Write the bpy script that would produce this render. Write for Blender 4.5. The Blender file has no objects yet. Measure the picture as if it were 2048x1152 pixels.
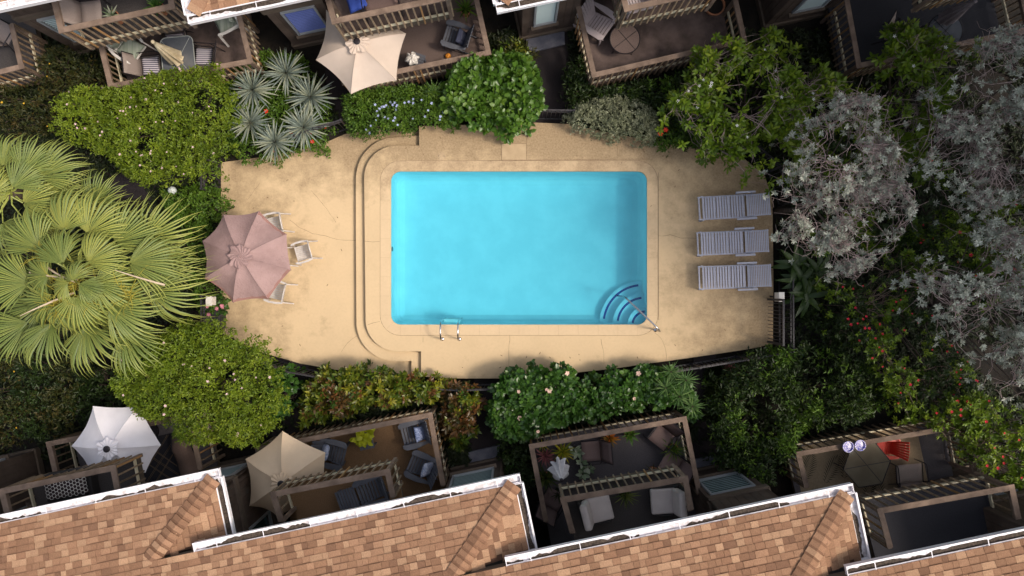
import bpy, math, random
import numpy as np
from mathutils import Vector, Matrix
from mathutils.geometry import tessellate_polygon
R = math.radians
random.seed(7); rng = np.random.default_rng(7)
SC = bpy.context.scene
COL = SC.collection
# ------------------------------------------------------------------ camera, light, exposure
H, F = 21.0, 1430.0                      # camera height (m), focal length in pixels of a 2048 px wide frame
cd = bpy.data.cameras.new('camera'); cam = bpy.data.objects.new('camera', cd); COL.objects.link(cam)
cam.location = (0, 0, H); cam.rotation_euler = (0, 0, 0)
cd.sensor_width = 36; cd.lens = 36 * F / 2048; cd.clip_end = 500; cd.clip_start = 0.1
SC.camera = cam
SUN_EL, SUN_AZ = 53.0, -13.0             # elevation; azimuth counter-clockwise from +X (image right)
w = bpy.data.worlds.new('World'); SC.world = w; w.use_nodes = True
nt = w.node_tree; bg = nt.nodes['Background']
sky = nt.nodes.new('ShaderNodeTexSky'); sky.sky_type = 'NISHITA'; sky.sun_disc = False
sky.sun_elevation = R(SUN_EL); sky.sun_rotation = R(90 - SUN_AZ)
sky.air_density = 1.0; sky.dust_density = 5.0; sky.ozone_density = 1.0
hz = nt.nodes.new('ShaderNodeHueSaturation'); hz.inputs['Saturation'].default_value = 0.5        # thin white haze over the whole sky
nt.links.new(sky.outputs[0], hz.inputs['Color']); nt.links.new(hz.outputs[0], bg.inputs[0]); bg.inputs[1].default_value = 0.15
sd = bpy.data.lights.new('sun', 'SUN'); sd.energy = 1.75; sd.angle = R(10); sd.color = (1.0, 0.86, 0.70)
sun = bpy.data.objects.new('sun', sd); COL.objects.link(sun)
sv = Vector((math.cos(R(SUN_EL)) * math.cos(R(SUN_AZ)), math.cos(R(SUN_EL)) * math.sin(R(SUN_AZ)), math.sin(R(SUN_EL))))
sun.rotation_euler = sv.to_track_quat('Z', 'Y').to_euler(); sun.location = (10, -5, 30)
SC.view_settings.view_transform = 'Standard'; SC.view_settings.look = 'None'
SC.view_settings.exposure = 0.42; SC.view_settings.gamma = 1
SC.cycles.max_bounces = 6; SC.cycles.transparent_max_bounces = 8
SC.cycles.use_adaptive_sampling = True; SC.cycles.use_denoising = True

# ------------------------------------------------------------------ helpers
def P(px, py, z=0.0):
    s = (H - z) / F
    return Vector(((px - 1024) * s, -(py - 576) * s, z))
def P2(px, py, z=0.0):
    v = P(px, py, z); return (v.x, v.y)
WM = {}
def tag(o, label=None, cat=None, group=None, kind=None):
    if label: o['label'] = label
    if cat: o['category'] = cat
    if group: o['group'] = group
    if kind: o['kind'] = kind
    return o
def link(o, parent=None, M=None):
    """M is the world matrix"""
    COL.objects.link(o); M = M or Matrix.Identity(4)
    if parent is not None:
        o.parent = parent; o.matrix_local = WM[parent.name].inverted() @ M
    else:
        o.matrix_local = M
    WM[o.name] = M.copy(); return o
def thing(name, label, cat, loc=(0, 0, 0), rz=0, group=None):
    o = bpy.data.objects.new(name, None); o.empty_display_size = 0.2
    link(o, None, Matrix.Translation(Vector(loc)) @ Matrix.Rotation(rz, 4, 'Z'))
    return tag(o, label, cat, group)
def inst(name, mesh, parent, M):
    return link(bpy.data.objects.new(name, mesh), parent, M)
def copy_tree(o, M, label=None, group=None):
    base = WM[o.name]
    def rec(src, par):
        c = src.copy(); COL.objects.link(c)
        if par is not None: c.parent = par; c.matrix_local = src.matrix_local.copy(); WM[c.name] = WM[par.name] @ (WM[src.parent.name].inverted() @ WM[src.name])
        for ch in KIDS.get(src.name, []): rec(ch, c)
        return c
    c = o.copy(); COL.objects.link(c); c.matrix_local = M; WM[c.name] = M.copy()
    for ch in list(o.children): rec2(ch, c)
    if label: c['label'] = label
    if group: c['group'] = group
    return c
def rec2(src, par):
    c = src.copy(); COL.objects.link(c); c.parent = par
    c.matrix_parent_inverse = Matrix.Identity(4)
    c.location, c.rotation_euler, c.scale = src.location.copy(), src.rotation_euler.copy(), src.scale.copy()
    WM[c.name] = WM[par.name] @ (WM[src.parent.name].inverted() @ WM[src.name])
    for g in list(src.children): rec2(g, c)
    return c

def raw_mesh(name, V, T, mat, tint=None, smooth=False):
    """fast triangle / polygon mesh from numpy (T: (n,k) same-size faces)"""
    V = np.asarray(V, dtype=np.float32); T = np.asarray(T, dtype=np.int32)
    me = bpy.data.meshes.new(name)
    me.vertices.add(len(V)); me.vertices.foreach_set('co', V.ravel())
    k = T.shape[1]
    me.loops.add(T.size); me.loops.foreach_set('vertex_index', T.ravel())
    me.polygons.add(len(T))
    me.polygons.foreach_set('loop_start', np.arange(0, T.size, k, dtype=np.int32))
    if tint is not None:
        a = me.attributes.new('tint', 'FLOAT', 'POINT'); a.data.foreach_set('value', np.asarray(tint, dtype=np.float32))
    me.update(calc_edges=True)
    if smooth: me.polygons.foreach_set('use_smooth', np.ones(len(T), dtype=bool))
    me.materials.append(mat); return me

class MB:
    def __init__(s): s.v = []; s.f = []; s.mi = []; s.m = 0
    def poly(s, pts):
        n = len(s.v); s.v += [tuple(p) for p in pts]; s.f.append(tuple(range(n, n + len(pts)))); s.mi.append(s.m)
    def box(s, c, size, M=None, rz=0, top=1.0):
        """box centred at c; top scales upper face"""
        hx, hy, hz = size[0] / 2, size[1] / 2, size[2] / 2
        Rm = Matrix.Rotation(rz, 3, 'Z'); n = len(s.v)
        for (x, y, z) in ((-1, -1, -1), (1, -1, -1), (1, 1, -1), (-1, 1, -1), (-1, -1, 1), (1, -1, 1), (1, 1, 1), (-1, 1, 1)):
            t = top if z > 0 else 1
            p = Vector((x * hx * t, y * hy * t, z * hz))
            p = (M @ p) if M is not None else (Rm @ p)
            s.v.append(tuple(p + Vector(c)))
        for f in ((0, 3, 2, 1), (4, 5, 6, 7), (0, 1, 5, 4), (1, 2, 6, 5), (2, 3, 7, 6), (3, 0, 4, 7)):
            s.f.append(tuple(n + i for i in f)); s.mi.append(s.m)
        return s
    def bar(s, a, b, w_, h_, up=(0, 0, 1)):
        """rectangular bar from a to b, width across, height along up"""
        a, b = Vector(a), Vector(b); d = b - a; L = d.length; d.normalize(); u = Vector(up)
        x = d.cross(u)
        if x.length < 1e-5: x = d.cross(Vector((1, 0, 0)))
        x.normalize(); u = x.cross(d)
        M = Matrix((d, x, u)).transposed()
        return s.box((a + b) / 2, (L, w_, h_), M)
    def tube(s, pts, r, n=6, closed=False):
        pts = [Vector(p) for p in pts]; m = len(pts); r = r if isinstance(r, (list, tuple)) else [r] * m
        base = len(s.v); up = Vector((0.13, 0.21, 0.97))
        for i, p in enumerate(pts):
            if closed: d = pts[(i + 1) % m] - pts[i - 1]
            else: d = pts[min(i + 1, m - 1)] - pts[max(i - 1, 0)]
            d.normalize(); x = d.cross(up)
            if x.length < 0.05: x = d.cross(Vector((1, 0, 0)))
            x.normalize(); y = x.cross(d)
            for k in range(n):
                a = 2 * math.pi * k / n; s.v.append(tuple(p + (x * math.cos(a) + y * math.sin(a)) * r[i]))
        for i in range(m if closed else m - 1):
            for k in range(n):
                a = base + i * n + k; b = base + i * n + (k + 1) % n; j = base + ((i + 1) % m) * n
                s.f.append((a, b, j + (k + 1) % n, j + k)); s.mi.append(s.m)
        if not closed:
            s.f.append(tuple(base + k for k in reversed(range(n)))); s.mi.append(s.m)
            s.f.append(tuple(base + (m - 1) * n + k for k in range(n))); s.mi.append(s.m)
        return s
    def lathe(s, prof, c=(0, 0, 0), n=20, capt=True):
        base = len(s.v)
        for (r, z) in prof:
            for k in range(n):
                a = 2 * math.pi * k / n; s.v.append((c[0] + r * math.cos(a), c[1] + r * math.sin(a), c[2] + z))
        for i in range(len(prof) - 1):
            for k in range(n):
                a = base + i * n + k; b = base + i * n + (k + 1) % n
                s.f.append((a, b, b + n, a + n)); s.mi.append(s.m)
        if capt:
            s.f.append(tuple(base + k for k in reversed(range(n)))); s.mi.append(s.m)
            s.f.append(tuple(base + (len(prof) - 1) * n + k for k in range(n))); s.mi.append(s.m)
        return s
    def prism(s, pts, z0, z1, holes=()):
        """extruded polygon (xy), optional holes"""
        loops = [list(pts)] + [list(h) for h in holes]
        flat = [p for l in loops for p in l]
        tris = tessellate_polygon([[Vector((p[0], p[1], 0)) for p in l] for l in loops])
        n = len(s.v); N = len(flat)
        s.v += [(p[0], p[1], z1) for p in flat]; s.v += [(p[0], p[1], z0) for p in flat]
        for t in tris:
            a, b, c = [Vector((flat[i][0], flat[i][1], 0)) for i in t]
            if (b - a).cross(c - a).z < 0: t = (t[0], t[2], t[1])
            s.f.append(tuple(n + i for i in t)); s.mi.append(s.m)
            if z0 != z1: s.f.append(tuple(n + N + i for i in reversed(t))); s.mi.append(s.m)
        if z0 != z1:
            o = 0
            for l in loops:
                for i in range(len(l)):
                    j = (i + 1) % len(l); s.f.append((n + o + i, n + o + j, n + N + o + j, n + N + o + i)); s.mi.append(s.m)
                o += len(l)
        return s
    def mesh(s, name, mats, smooth=False):
        me = bpy.data.meshes.new(name); me.from_pydata(s.v, [], s.f)
        for m in (mats if isinstance(mats, (list, tuple)) else [mats]): me.materials.append(m)
        if any(s.mi): me.polygons.foreach_set('material_index', s.mi)
        me.validate()
        if smooth:
            import bmesh
            bm = bmesh.new(); bm.from_mesh(me); bmesh.ops.remove_doubles(bm, verts=bm.verts, dist=1e-5); bm.to_mesh(me); bm.free()
        if smooth: me.polygons.foreach_set('use_smooth', [True] * len(me.polygons))
        me.update(); return me
    def build(s, name, mats, parent=None, M=None, smooth=False, bevel=0):
        if parent is not None and M is None: M = Matrix.Identity(4)
        o = link(bpy.data.objects.new(name, s.mesh(name, mats, smooth)), parent, M)
        if bevel:
            b = o.modifiers.new('bevel', 'BEVEL'); b.width = bevel; b.segments = 2; b.limit_method = 'ANGLE'
        return o

# ------------------------------------------------------------------ materials
def mat(name, c1, c2=None, scale=5.0, rough=0.7, bump=0.0, bscale=None, detail=4, metal=0.0, spec=0.4, c3=None, pos=(0.35, 0.65), tint=None, trans=0.0, objrand=0.0, stretch=None, coat=0):
    m = bpy.data.materials.new(name); m.use_nodes = True; nt = m.node_tree; N, L = nt.nodes, nt.links
    b = N['Principled BSDF']; b.inputs['Roughness'].default_value = rough; b.inputs['Metallic'].default_value = metal
    b.inputs['Specular IOR Level'].default_value = spec
    if coat: b.inputs['Coat Weight'].default_value = coat
    tc = N.new('ShaderNodeTexCoord'); vec = tc.outputs['Object']
    if stretch:
        mp = N.new('ShaderNodeMapping'); mp.inputs['Scale'].default_value = stretch; L.new(vec, mp.inputs[0]); vec = mp.outputs[0]
    fac = None
    if c2:
        rp = N.new('ShaderNodeValToRGB'); e = rp.color_ramp.elements
        e[0].position = pos[0]; e[0].color = (*c1, 1); e[1].position = pos[1]; e[1].color = (*c2, 1)
        if c3: q = e.new((pos[0] + pos[1]) / 2); q.color = (*c3, 1)
        if tint:
            at = N.new('ShaderNodeAttribute'); at.attribute_name = 'tint'; L.new(at.outputs['Fac'], rp.inputs[0])
        else:
            nz = N.new('ShaderNodeTexNoise'); nz.inputs['Scale'].default_value = scale; nz.inputs['Detail'].default_value = detail
            nz.inputs['Roughness'].default_value = 0.6
            L.new(vec, nz.inputs[0]); L.new(nz.outputs[0], rp.inputs[0])
        col = rp.outputs[0]
    else:
        rgb = N.new('ShaderNodeRGB'); rgb.outputs[0].default_value = (*c1, 1); col = rgb.outputs[0]
    if objrand:
        oi = N.new('ShaderNodeObjectInfo'); hs = N.new('ShaderNodeHueSaturation')
        mr = N.new('ShaderNodeMapRange'); mr.inputs[3].default_value = 1 - objrand; mr.inputs[4].default_value = 1 + objrand
        L.new(oi.outputs['Random'], mr.inputs[0]); L.new(mr.outputs[0], hs.inputs['Value']); L.new(col, hs.inputs['Color']); col = hs.outputs[0]
    L.new(col, b.inputs['Base Color'])
    if bump:
        n2 = N.new('ShaderNodeTexNoise'); n2.inputs['Scale'].default_value = bscale or scale * 6; n2.inputs['Detail'].default_value = 3
        L.new(vec, n2.inputs[0]); bp = N.new('ShaderNodeBump'); bp.inputs['Strength'].default_value = bump; bp.inputs['Distance'].default_value = 0.02
        L.new(n2.outputs[0], bp.inputs['Height']); L.new(bp.outputs[0], b.inputs['Normal'])
    if trans:
        tr = N.new('ShaderNodeBsdfTranslucent'); L.new(col, tr.inputs[0]); mx = N.new('ShaderNodeMixShader'); mx.inputs[0].default_value = trans
        L.new(b.outputs[0], mx.inputs[1]); L.new(tr.outputs[0], mx.inputs[2]); L.new(mx.outputs[0], N['Material Output'].inputs[0])
    return m
def leafmat(name, a, b, c, rough=0.5, trans=0.25, spec=0.35):
    return mat(name, a, c, rough=rough, c3=b, tint=True, pos=(0.0, 1.0), trans=trans, spec=spec)
M_ = {}
def concrete(name, base, dirt, seed):
    m = bpy.data.materials.new(name); m.use_nodes = True; nt = m.node_tree; N, L = nt.nodes, nt.links; b = N['Principled BSDF']
    b.inputs['Roughness'].default_value = 0.85; b.inputs['Specular IOR Level'].default_value = 0.2
    tc = N.new('ShaderNodeTexCoord'); mp = N.new('ShaderNodeMapping'); mp.inputs['Location'].default_value = (seed, seed * 2, 0); L.new(tc.outputs['Object'], mp.inputs[0])
    def noise(sc, det=5, r=0.6):
        n = N.new('ShaderNodeTexNoise'); n.inputs['Scale'].default_value = sc; n.inputs['Detail'].default_value = det; n.inputs['Roughness'].default_value = r
        L.new(mp.outputs[0], n.inputs[0]); return n.outputs[0]
    def ramp(src, p0, p1, v0=0.0, v1=1.0):
        r = N.new('ShaderNodeMapRange'); r.inputs[1].default_value = p0; r.inputs[2].default_value = p1; r.inputs[3].default_value = v0; r.inputs[4].default_value = v1
        L.new(src, r.inputs[0]); return r.outputs[0]
    def mixc(f, a, bcol):
        mx = N.new('ShaderNodeMix'); mx.data_type = 'RGBA'; L.new(f, mx.inputs[0])
        if isinstance(a, tuple): mx.inputs[6].default_value = (*a, 1)
        else: L.new(a, mx.inputs[6])
        if isinstance(bcol, tuple): mx.inputs[7].default_value = (*bcol, 1)
        else: L.new(bcol, mx.inputs[7])
        return mx.outputs[2]
    def math_(op, a, bb):
        n = N.new('ShaderNodeMath'); n.operation = op
        for i, q in enumerate((a, bb)):
            if isinstance(q, (int, float)): n.inputs[i].default_value = q
            else: L.new(q, n.inputs[i])
        return n.outputs[0]
    c = mixc(ramp(noise(0.9), 0.35, 0.7), base, tuple(x * 0.92 for x in base))
    c = mixc(ramp(noise(14, 4), 0.45, 0.8, 0, 0.35), c, tuple(x * 0.80 for x in base))
    # mould and leaf stain gathers towards the planted rim of the deck
    sx = N.new('ShaderNodeSeparateXYZ'); L.new(tc.outputs['Object'], sx.inputs[0])
    ex = math_('MULTIPLY', math_('ABSOLUTE', math_('ADD', sx.outputs[0], 0.95), 0), 1 / 8.1)
    ey = math_('MULTIPLY', math_('ABSOLUTE', sx.outputs[1], 0), 1 / 3.9)
    rim = math_('MAXIMUM', ex, ey)
    e2 = math_('ADD', rim, math_('MULTIPLY', ramp(noise(1.7, 6, 0.7), 0.3, 0.7, -1, 1), 0.22))
    grime = ramp(e2, 0.62, 1.02, 0, 0.9)
    sp = ramp(noise(20, 6, 0.7), 0.28, 0.78, 0.35, 1)
    c = mixc(math_('MULTIPLY', grime, sp), c, dirt)
    bl = math_('MULTIPLY', ramp(noise(0.55, 3), 0.52, 0.68), ramp(noise(9, 5), 0.4, 0.7))
    c = mixc(math_('MULTIPLY', bl, 0.10), c, dirt)
    L.new(c, b.inputs['Base Color'])
    bp = N.new('ShaderNodeBump'); bp.inputs['Strength'].default_value = 0.35; bp.inputs['Distance'].default_value = 0.01
    L.new(noise(70, 3), bp.inputs['Height']); L.new(bp.outputs[0], b.inputs['Normal'])
    return m
CONC = concrete('deck_concrete', (0.64, 0.48, 0.295), (0.17, 0.115, 0.065), 3)
CONC2 = concrete('coping_concrete', (0.655, 0.495, 0.315), (0.22, 0.15, 0.09), 9)
SEAM = mat('seam_dirt', (0.17, 0.115, 0.07), (0.28, 0.19, 0.12), scale=9, rough=0.9)
SOIL = mat('soil', (0.006, 0.005, 0.004), (0.018, 0.013, 0.009), scale=3, rough=0.95, bump=0.8, bscale=20)
ASPH = mat('dark_path', (0.017, 0.013, 0.015), (0.027, 0.021, 0.024), scale=40, rough=0.9, bump=0.4, bscale=120)
SLAB = mat('step_slab', (0.10, 0.105, 0.14), (0.15, 0.15, 0.18), scale=6, rough=0.8, bump=0.2)
PLASTER = mat('pool_plaster', (0.69, 0.81, 0.84), (0.77, 0.87, 0.89), scale=1.3, rough=0.6, detail=12, pos=(0.4, 0.62))
STEPPL = mat('pool_step_plaster', (0.70, 0.78, 0.84), (0.82, 0.88, 0.92), scale=2, rough=0.6)
BTILE = mat('blue_tile', (0.005, 0.02, 0.22), (0.01, 0.05, 0.35), scale=30, rough=0.3)
STEEL = mat('stainless', (0.62, 0.62, 0.66), rough=0.22, metal=1.0)
BLACKM = mat('black_fence_metal', (0.022, 0.022, 0.028), (0.05, 0.045, 0.05), scale=8, rough=0.55)
WOOD = mat('weathered_wood', (0.15, 0.104, 0.078), (0.26, 0.185, 0.14), scale=3, rough=0.8, bump=0.4, bscale=30, objrand=0.18, detail=6)
PICK = mat('picket_wood', (0.18, 0.125, 0.082), (0.32, 0.23, 0.15), scale=4, rough=0.8, objrand=0.35)
PICKO = mat('picket_wood_orange', (0.30, 0.16, 0.065), (0.40, 0.23, 0.10), scale=4, rough=0.8, objrand=0.2)
PALE = mat('pale_stringer', (0.58, 0.50, 0.34), (0.72, 0.65, 0.48), scale=6, rough=0.7)
SIDING = mat('brown_siding', (0.075, 0.052, 0.04), (0.12, 0.085, 0.066), scale=2, rough=0.85, bump=0.3, bscale=25, objrand=0.08)
SIDED = mat('dark_trim', (0.10, 0.075, 0.055), (0.14, 0.105, 0.08), scale=3, rough=0.8)
WHITEP = mat('white_gutter_paint', (0.80, 0.77, 0.80), (0.68, 0.64, 0.66), scale=3, rough=0.5, pos=(0.5, 0.9))
SHIN = [mat('shingle_%s' % n, tuple(x * 0.86 for x in c), tuple(min(1, x * 1.16) for x in c), scale=45, rough=0.95, bump=0.5, bscale=160, objrand=0.10, spec=0.1, detail=3)
        for n, c in (('tan', (0.385, 0.235, 0.145)), ('mid', (0.275, 0.155, 0.094)), ('brown', (0.25, 0.138, 0.084)), ('dark', (0.195, 0.107, 0.067)), ('clay', (0.31, 0.178, 0.109)))]
UNDERL = mat('roof_felt', (0.08, 0.04, 0.025), (0.11, 0.055, 0.035), scale=20, rough=0.95)
GLASS = mat('window_glass', (0.015, 0.045, 0.05), (0.03, 0.075, 0.08), scale=2, rough=0.2, spec=0.3)
BLIND = mat('blind_slat', (0.42, 0.52, 0.52), rough=0.5)
BLINDB = mat('blue_blind', (0.10, 0.14, 0.42), (0.13, 0.18, 0.5), scale=3, rough=0.5)
WFRAME = mat('window_frame', (0.34, 0.36, 0.38), rough=0.4)
def dirty_gutter():
    m = mat('gutter_trough', (0.80, 0.77, 0.80), (0.03, 0.02, 0.015), scale=2.2, rough=0.7, pos=(0.50, 0.53), detail=9)
    return m
TROUGH = mat('gutter_trough', (0.80, 0.77, 0.80), (0.50, 0.46, 0.46), scale=7, rough=0.7, pos=(0.45, 0.62), detail=9)
def canvas(name, c, rough=0.9):
    return mat(name, tuple(x * 0.93 for x in c), c, scale=2.5, rough=rough, bump=0.15, bscale=60, trans=0.12, spec=0.15)
# ------------------------------------------------------------------ ground, paths, decks
def arc(cx, cy, r, a0, a1, n):
    return [(cx + r * math.cos(R(a0 + (a1 - a0) * i / n)), cy + r * math.sin(R(a0 + (a1 - a0) * i / n))) for i in range(n + 1)]
def rrect(x0, y0, x1, y1, r, n=8, off=0.0):
    x0 -= off; y0 -= off; x1 += off; y1 += off; r = r + off
    return arc(x1 - r, y1 - r, r, 0, 90, n) + arc(x0 + r, y1 - r, r, 90, 180, n) + arc(x0 + r, y0 + r, r, 180, 270, n) + arc(x1 - r, y0 + r, r, 270, 360, n)
ZD = 0.30                                     # pool terrace level (the west terrace is 0)
a = P(780, 651, ZD); b = P(1296, 341, ZD)
PX0, PY0, PX1, PY1 = a.x, a.y, b.x, b.y
POOL = lambda off, n=8: rrect(PX0, PY0, PX1, PY1, 0.30, n, off)
COPW = 0.29
struct = lambda name, mb, m, **k: tag(mb.build(name, m, **k), kind='structure')
mb = MB(); mb.prism([(-150, -150), (150, -150), (150, 150), (-150, 150)], -0.04, -0.04, [POOL(0.2)])
struct('ground', mb, SOIL)
def pxpoly(pts, z): return [P2(x, y, z) for x, y in pts]
for poly in ([(1048, 60), (1135, 40), (1140, 262), (1062, 262)], [(560, 715), (618, 720), (598, 870), (540, 900)], [(948, 755), (1000, 760), (1005, 940), (930, 925)],
             [(1388, 700), (1432, 690), (1440, 960), (1385, 960)], [(230, 335), (450, 325), (445, 385), (300, 400), (190, 390)], [(650, 120), (695, 170), (690, 262), (655, 262)],
             [(120, 735), (190, 735), (170, 850), (130, 850)], [(1568, 600), (1680, 610), (1680, 700), (1568, 700)]):
    mb = MB(); mb.prism(pxpoly(poly, 0), -0.03, -0.012 + 0.001 * len(poly)); struct('garden_path', mb, ASPH)
for n, poly in enumerate(([(1048, 62), (1128, 45), (1130, 88), (1058, 105)], [(935, 905), (1000, 890), (1000, 935), (945, 950)], [(1385, 920), (1428, 912), (1432, 950), (1395, 950)])):
    mb = MB(); mb.prism(pxpoly(poly, 0.1), 0.0, 0.10)
    o = mb.build('entry_step', SLAB, bevel=0.01)
    tag(o, ['blue grey entry slab below the brown wall at the top of the path', 'pale grey entry slab at the foot of the path beside the bottom middle window', 'small grey slab beside the path and the lower right window'][n], 'step', 'concrete entry slabs')
# outline of the terrace in pixels (counter-clockwise in world = as listed, reversed later)
OUT_TOP = [(442, 325), (540, 312), (640, 290), (690, 268), (740, 262), (800, 256), (838, 252), (1000, 248), (1070, 245), (1140, 248), (1230, 268), (1330, 285), (1420, 300), (1490, 318), (1530, 352), (1545, 400), (1547, 560), (1546, 688)]
OUT_BOT = [(1500, 698), (1400, 713), (1300, 727), (1230, 737), (1120, 749), (1000, 757), (900, 757), (842, 753)]
OUT_W = [(823, 752), (740, 744), (680, 741), (600, 727), (530, 707), (442, 666)]
inner = [(838, 252), (838, 291), (792, 291)] + [(792 - 64 * math.sin(t), 355 - 64 * math.cos(t)) for t in np.linspace(0.12, math.pi / 2, 10)] + \
        [(729, 450), (731, 635)] + [(795 - 64 * math.cos(t), 640 + 63 * math.sin(t)) for t in np.linspace(0.1, math.pi / 2, 10)] + [(842, 703), (842, 753)]
outer = [(838, 252), (838, 271), (800, 274)] + [(790 - 78 * math.sin(t), 358 - 83 * math.cos(t)) for t in np.linspace(0.2, math.pi / 2, 10)] + \
        [(712, 450), (713, 640)] + [(791 - 78 * math.cos(t), 645 + 77 * math.sin(t)) for t in np.linspace(0.1, math.pi / 2, 10)] + [(823, 722), (823, 752)]
main_out = OUT_TOP[6:] + OUT_BOT
mb = MB(); mb.prism(pxpoly(main_out, ZD)[::1] + pxpoly(list(reversed(inner))[1:-1], ZD), -0.1, ZD, [POOL(COPW)])
pool_deck = struct('pool_deck', mb, CONC, bevel=0.012)
mb = MB(); mb.prism(pxpoly([(850, 258)] + outer[:1] + outer[1:], 0.15) + pxpoly([(842, 752), (842, 705), (790, 700), (748, 655), (742, 600), (742, 400), (750, 345), (800, 296), (850, 296)], 0.15), -0.1, 0.15)
struct('terrace_step', mb, CONC, bevel=0.012)
wo = OUT_TOP[:6] + [(838, 256), (860, 300), (760, 330), (752, 640), (840, 720)] + OUT_W
mb = MB(); mb.prism(pxpoly(wo, 0), -0.1, 0.0); west_deck = struct('west_terrace', mb, CONC)

def ribbon(name, pts, z, wdt, parent, m=SEAM, jit=0.0):
    w3 = []
    for i in range(len(pts) - 1):
        a, b = P(*pts[i], z), P(*pts[i + 1], z); n = max(1, int((b - a).length / 0.12)) if jit else 1
        for k in range(n): w3.append(a.lerp(b, k / n) + Vector((random.uniform(-jit, jit), random.uniform(-jit, jit), 0)))
    w3.append(P(*pts[-1], z)); mb = MB(); L_, R_ = [], []
    for i, p in enumerate(w3):
        d = (w3[min(i + 1, len(w3) - 1)] - w3[max(i - 1, 0)]).normalized(); s = Vector((-d.y, d.x, 0)) * wdt * (random.uniform(0.5, 1.3) if jit else 1) / 2
        L_.append(p + s); R_.append(p - s)
    for i in range(len(w3) - 1): mb.poly([R_[i], R_[i + 1], L_[i + 1], L_[i]])
    return mb.build(name, m, parent)
for pts, z, par in (([(622, 380), (650, 412), (672, 445)], 0.004, west_deck), ([(580, 440), (600, 455), (625, 467), (650, 472), (680, 480), (711, 481)], 0.004, west_deck),
                    ([(682, 704), (697, 684), (714, 672)], 0.004, west_deck), ([(495, 400), (520, 365)], .004, west_deck),
                    ([(729, 482), (745, 484), (759, 483)], ZD + .004, pool_deck), ([(838, 291), (845, 305), (853, 322)], ZD + .004, pool_deck), ([(752, 308), (760, 322), (766, 338)], ZD + .004, pool_deck),
                    ([(1310, 665), (1325, 680), (1332, 700), (1332, 722)], ZD + .004, pool_deck), ([(1315, 472), (1340, 470), (1362, 476), (1394, 477)], ZD + .004, pool_deck),
                    ([(1202, 678), (1207, 700), (1208, 728)], ZD + .004, pool_deck), ([(1020, 671), (1017, 700), (1018, 745)], ZD + .004, pool_deck), ([(735, 650), (748, 646), (760, 643)], ZD + .004, pool_deck),
                    ([(846, 672), (846, 684)], ZD + .004, pool_deck), ([(884, 278), (886, 296), (882, 302)], ZD + .004, pool_deck), ([(1235, 240), (1236, 318)], ZD + .004, pool_deck)):
    ribbon('crack', pts, z, 0.008, par, jit=0.012)
for pts in ([(1053, 262), (1053, 320)], [(1003, 287), (1053, 287)], [(1003, 287), (1003, 320)], [(853, 322), (1300, 318)], [(1317, 345), (1317, 640)]):
    ribbon('joint', pts, ZD + 0.004, 0.011, pool_deck)
mb = MB(); mb.prism(pxpoly([(1004, 288), (1052, 288), (1052, 319), (1004, 319)], ZD), ZD + 0.001, ZD + 0.004)
mb.build('patch', mat('patch_concrete', (0.43, 0.315, 0.19), (0.50, 0.37, 0.23), scale=4, rough=0.9, bump=0.2), pool_deck)
c = P(883, 312, ZD); mb = MB(); mb.lathe([(0.13, 0), (0.13, 0.008), (0.118, 0.008), (0.118, 0.003), (0.105, 0.003), (0.10, 0.010)], c, 24)
cv = mb.build('skimmer_cover', CONC2); tag(cv, 'round concrete skimmer lid set in the pool deck above the pool', 'lid')
for s in (-1, 1): mb = MB(); mb.box(c + Vector((s * 0.075, 0, 0.011)), (0.012, 0.03, 0.003)); mb.build('lift_hole', BLACKM, cv)
c = P(873, 291, ZD); mb = MB(); mb.lathe([(0.075, 0.004), (0.07, 0.007), (0.05, 0.007)], c, 18); tag(mb.build('drain_cap', CONC), 'small faint round cap in the concrete just above the skimmer lid', 'lid')
# coping stones
cin, cout = POOL(-0.02, 6), POOL(COPW - 0.006, 6)
def perim_pts(off):
    r = 0.30 + off; x0, y0, x1, y1 = PX0 - off, PY0 - off, PX1 + off, PY1 + off
    out = []
    def edge(ax, ay, bx, by, n): return [((ax + (bx - ax) * i / n), (ay + (by - ay) * i / n)) for i in range(n)]
    out += arc(x1 - r, y1 - r, r, 0, 90, 6)[:-1] + edge(x1 - r, y1, x0 + r, y1, 12)
    out += arc(x0 + r, y1 - r, r, 90, 180, 6)[:-1] + edge(x0, y1 - r, x0, y0 + r, 7)
    out += arc(x0 + r, y0 + r, r, 180, 270, 6)[:-1] + edge(x0 + r, y0, x1 - r, y0, 12)
    out += arc(x1 - r, y0 + r, r, 270, 360, 6)[:-1] + edge(x1, y0 + r, x1, y1 - r, 7)
    return out
pi, po = perim_pts(-0.025), perim_pts(COPW - 0.008)
segs = []; n = len(pi)
k = 0
while k < n:
    # corner pieces are two arcs of three steps
    incorner = (k % (n // 2) < 6) or (18 <= k % (n // 2) < 24)
    step = 3 if incorner else 1
    segs.append((k, step)); k += step
for (k, st) in segs:
    ids = [(k + i) % n for i in range(st + 1)]
    I = [Vector((*pi[i], 0)) for i in ids]; O = [Vector((*po[i], 0)) for i in ids]
    # shave the ends to leave a joint
    g = 0.0012
    for A in (I, O):
        d = (A[1] - A[0]).normalized() * g; A[0] = A[0] + d; d = (A[-2] - A[-1]).normalized() * g; A[-1] = A[-1] + d
    zt = ZD + 0.006 + random.uniform(-0.0015, 0.0015)
    mb = MB(); mb.prism([(p.x, p.y) for p in I] + [(p.x, p.y) for p in reversed(O)], ZD - 0.07, zt); mb.build('coping_stone', CONC2, pool_deck, bevel=0.002)
mb = MB(); mb.prism(POOL(COPW + 0.002), ZD - 0.09, ZD - 0.005, [POOL(0.0)]); mb.build('coping_bed', SEAM, pool_deck)
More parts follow.
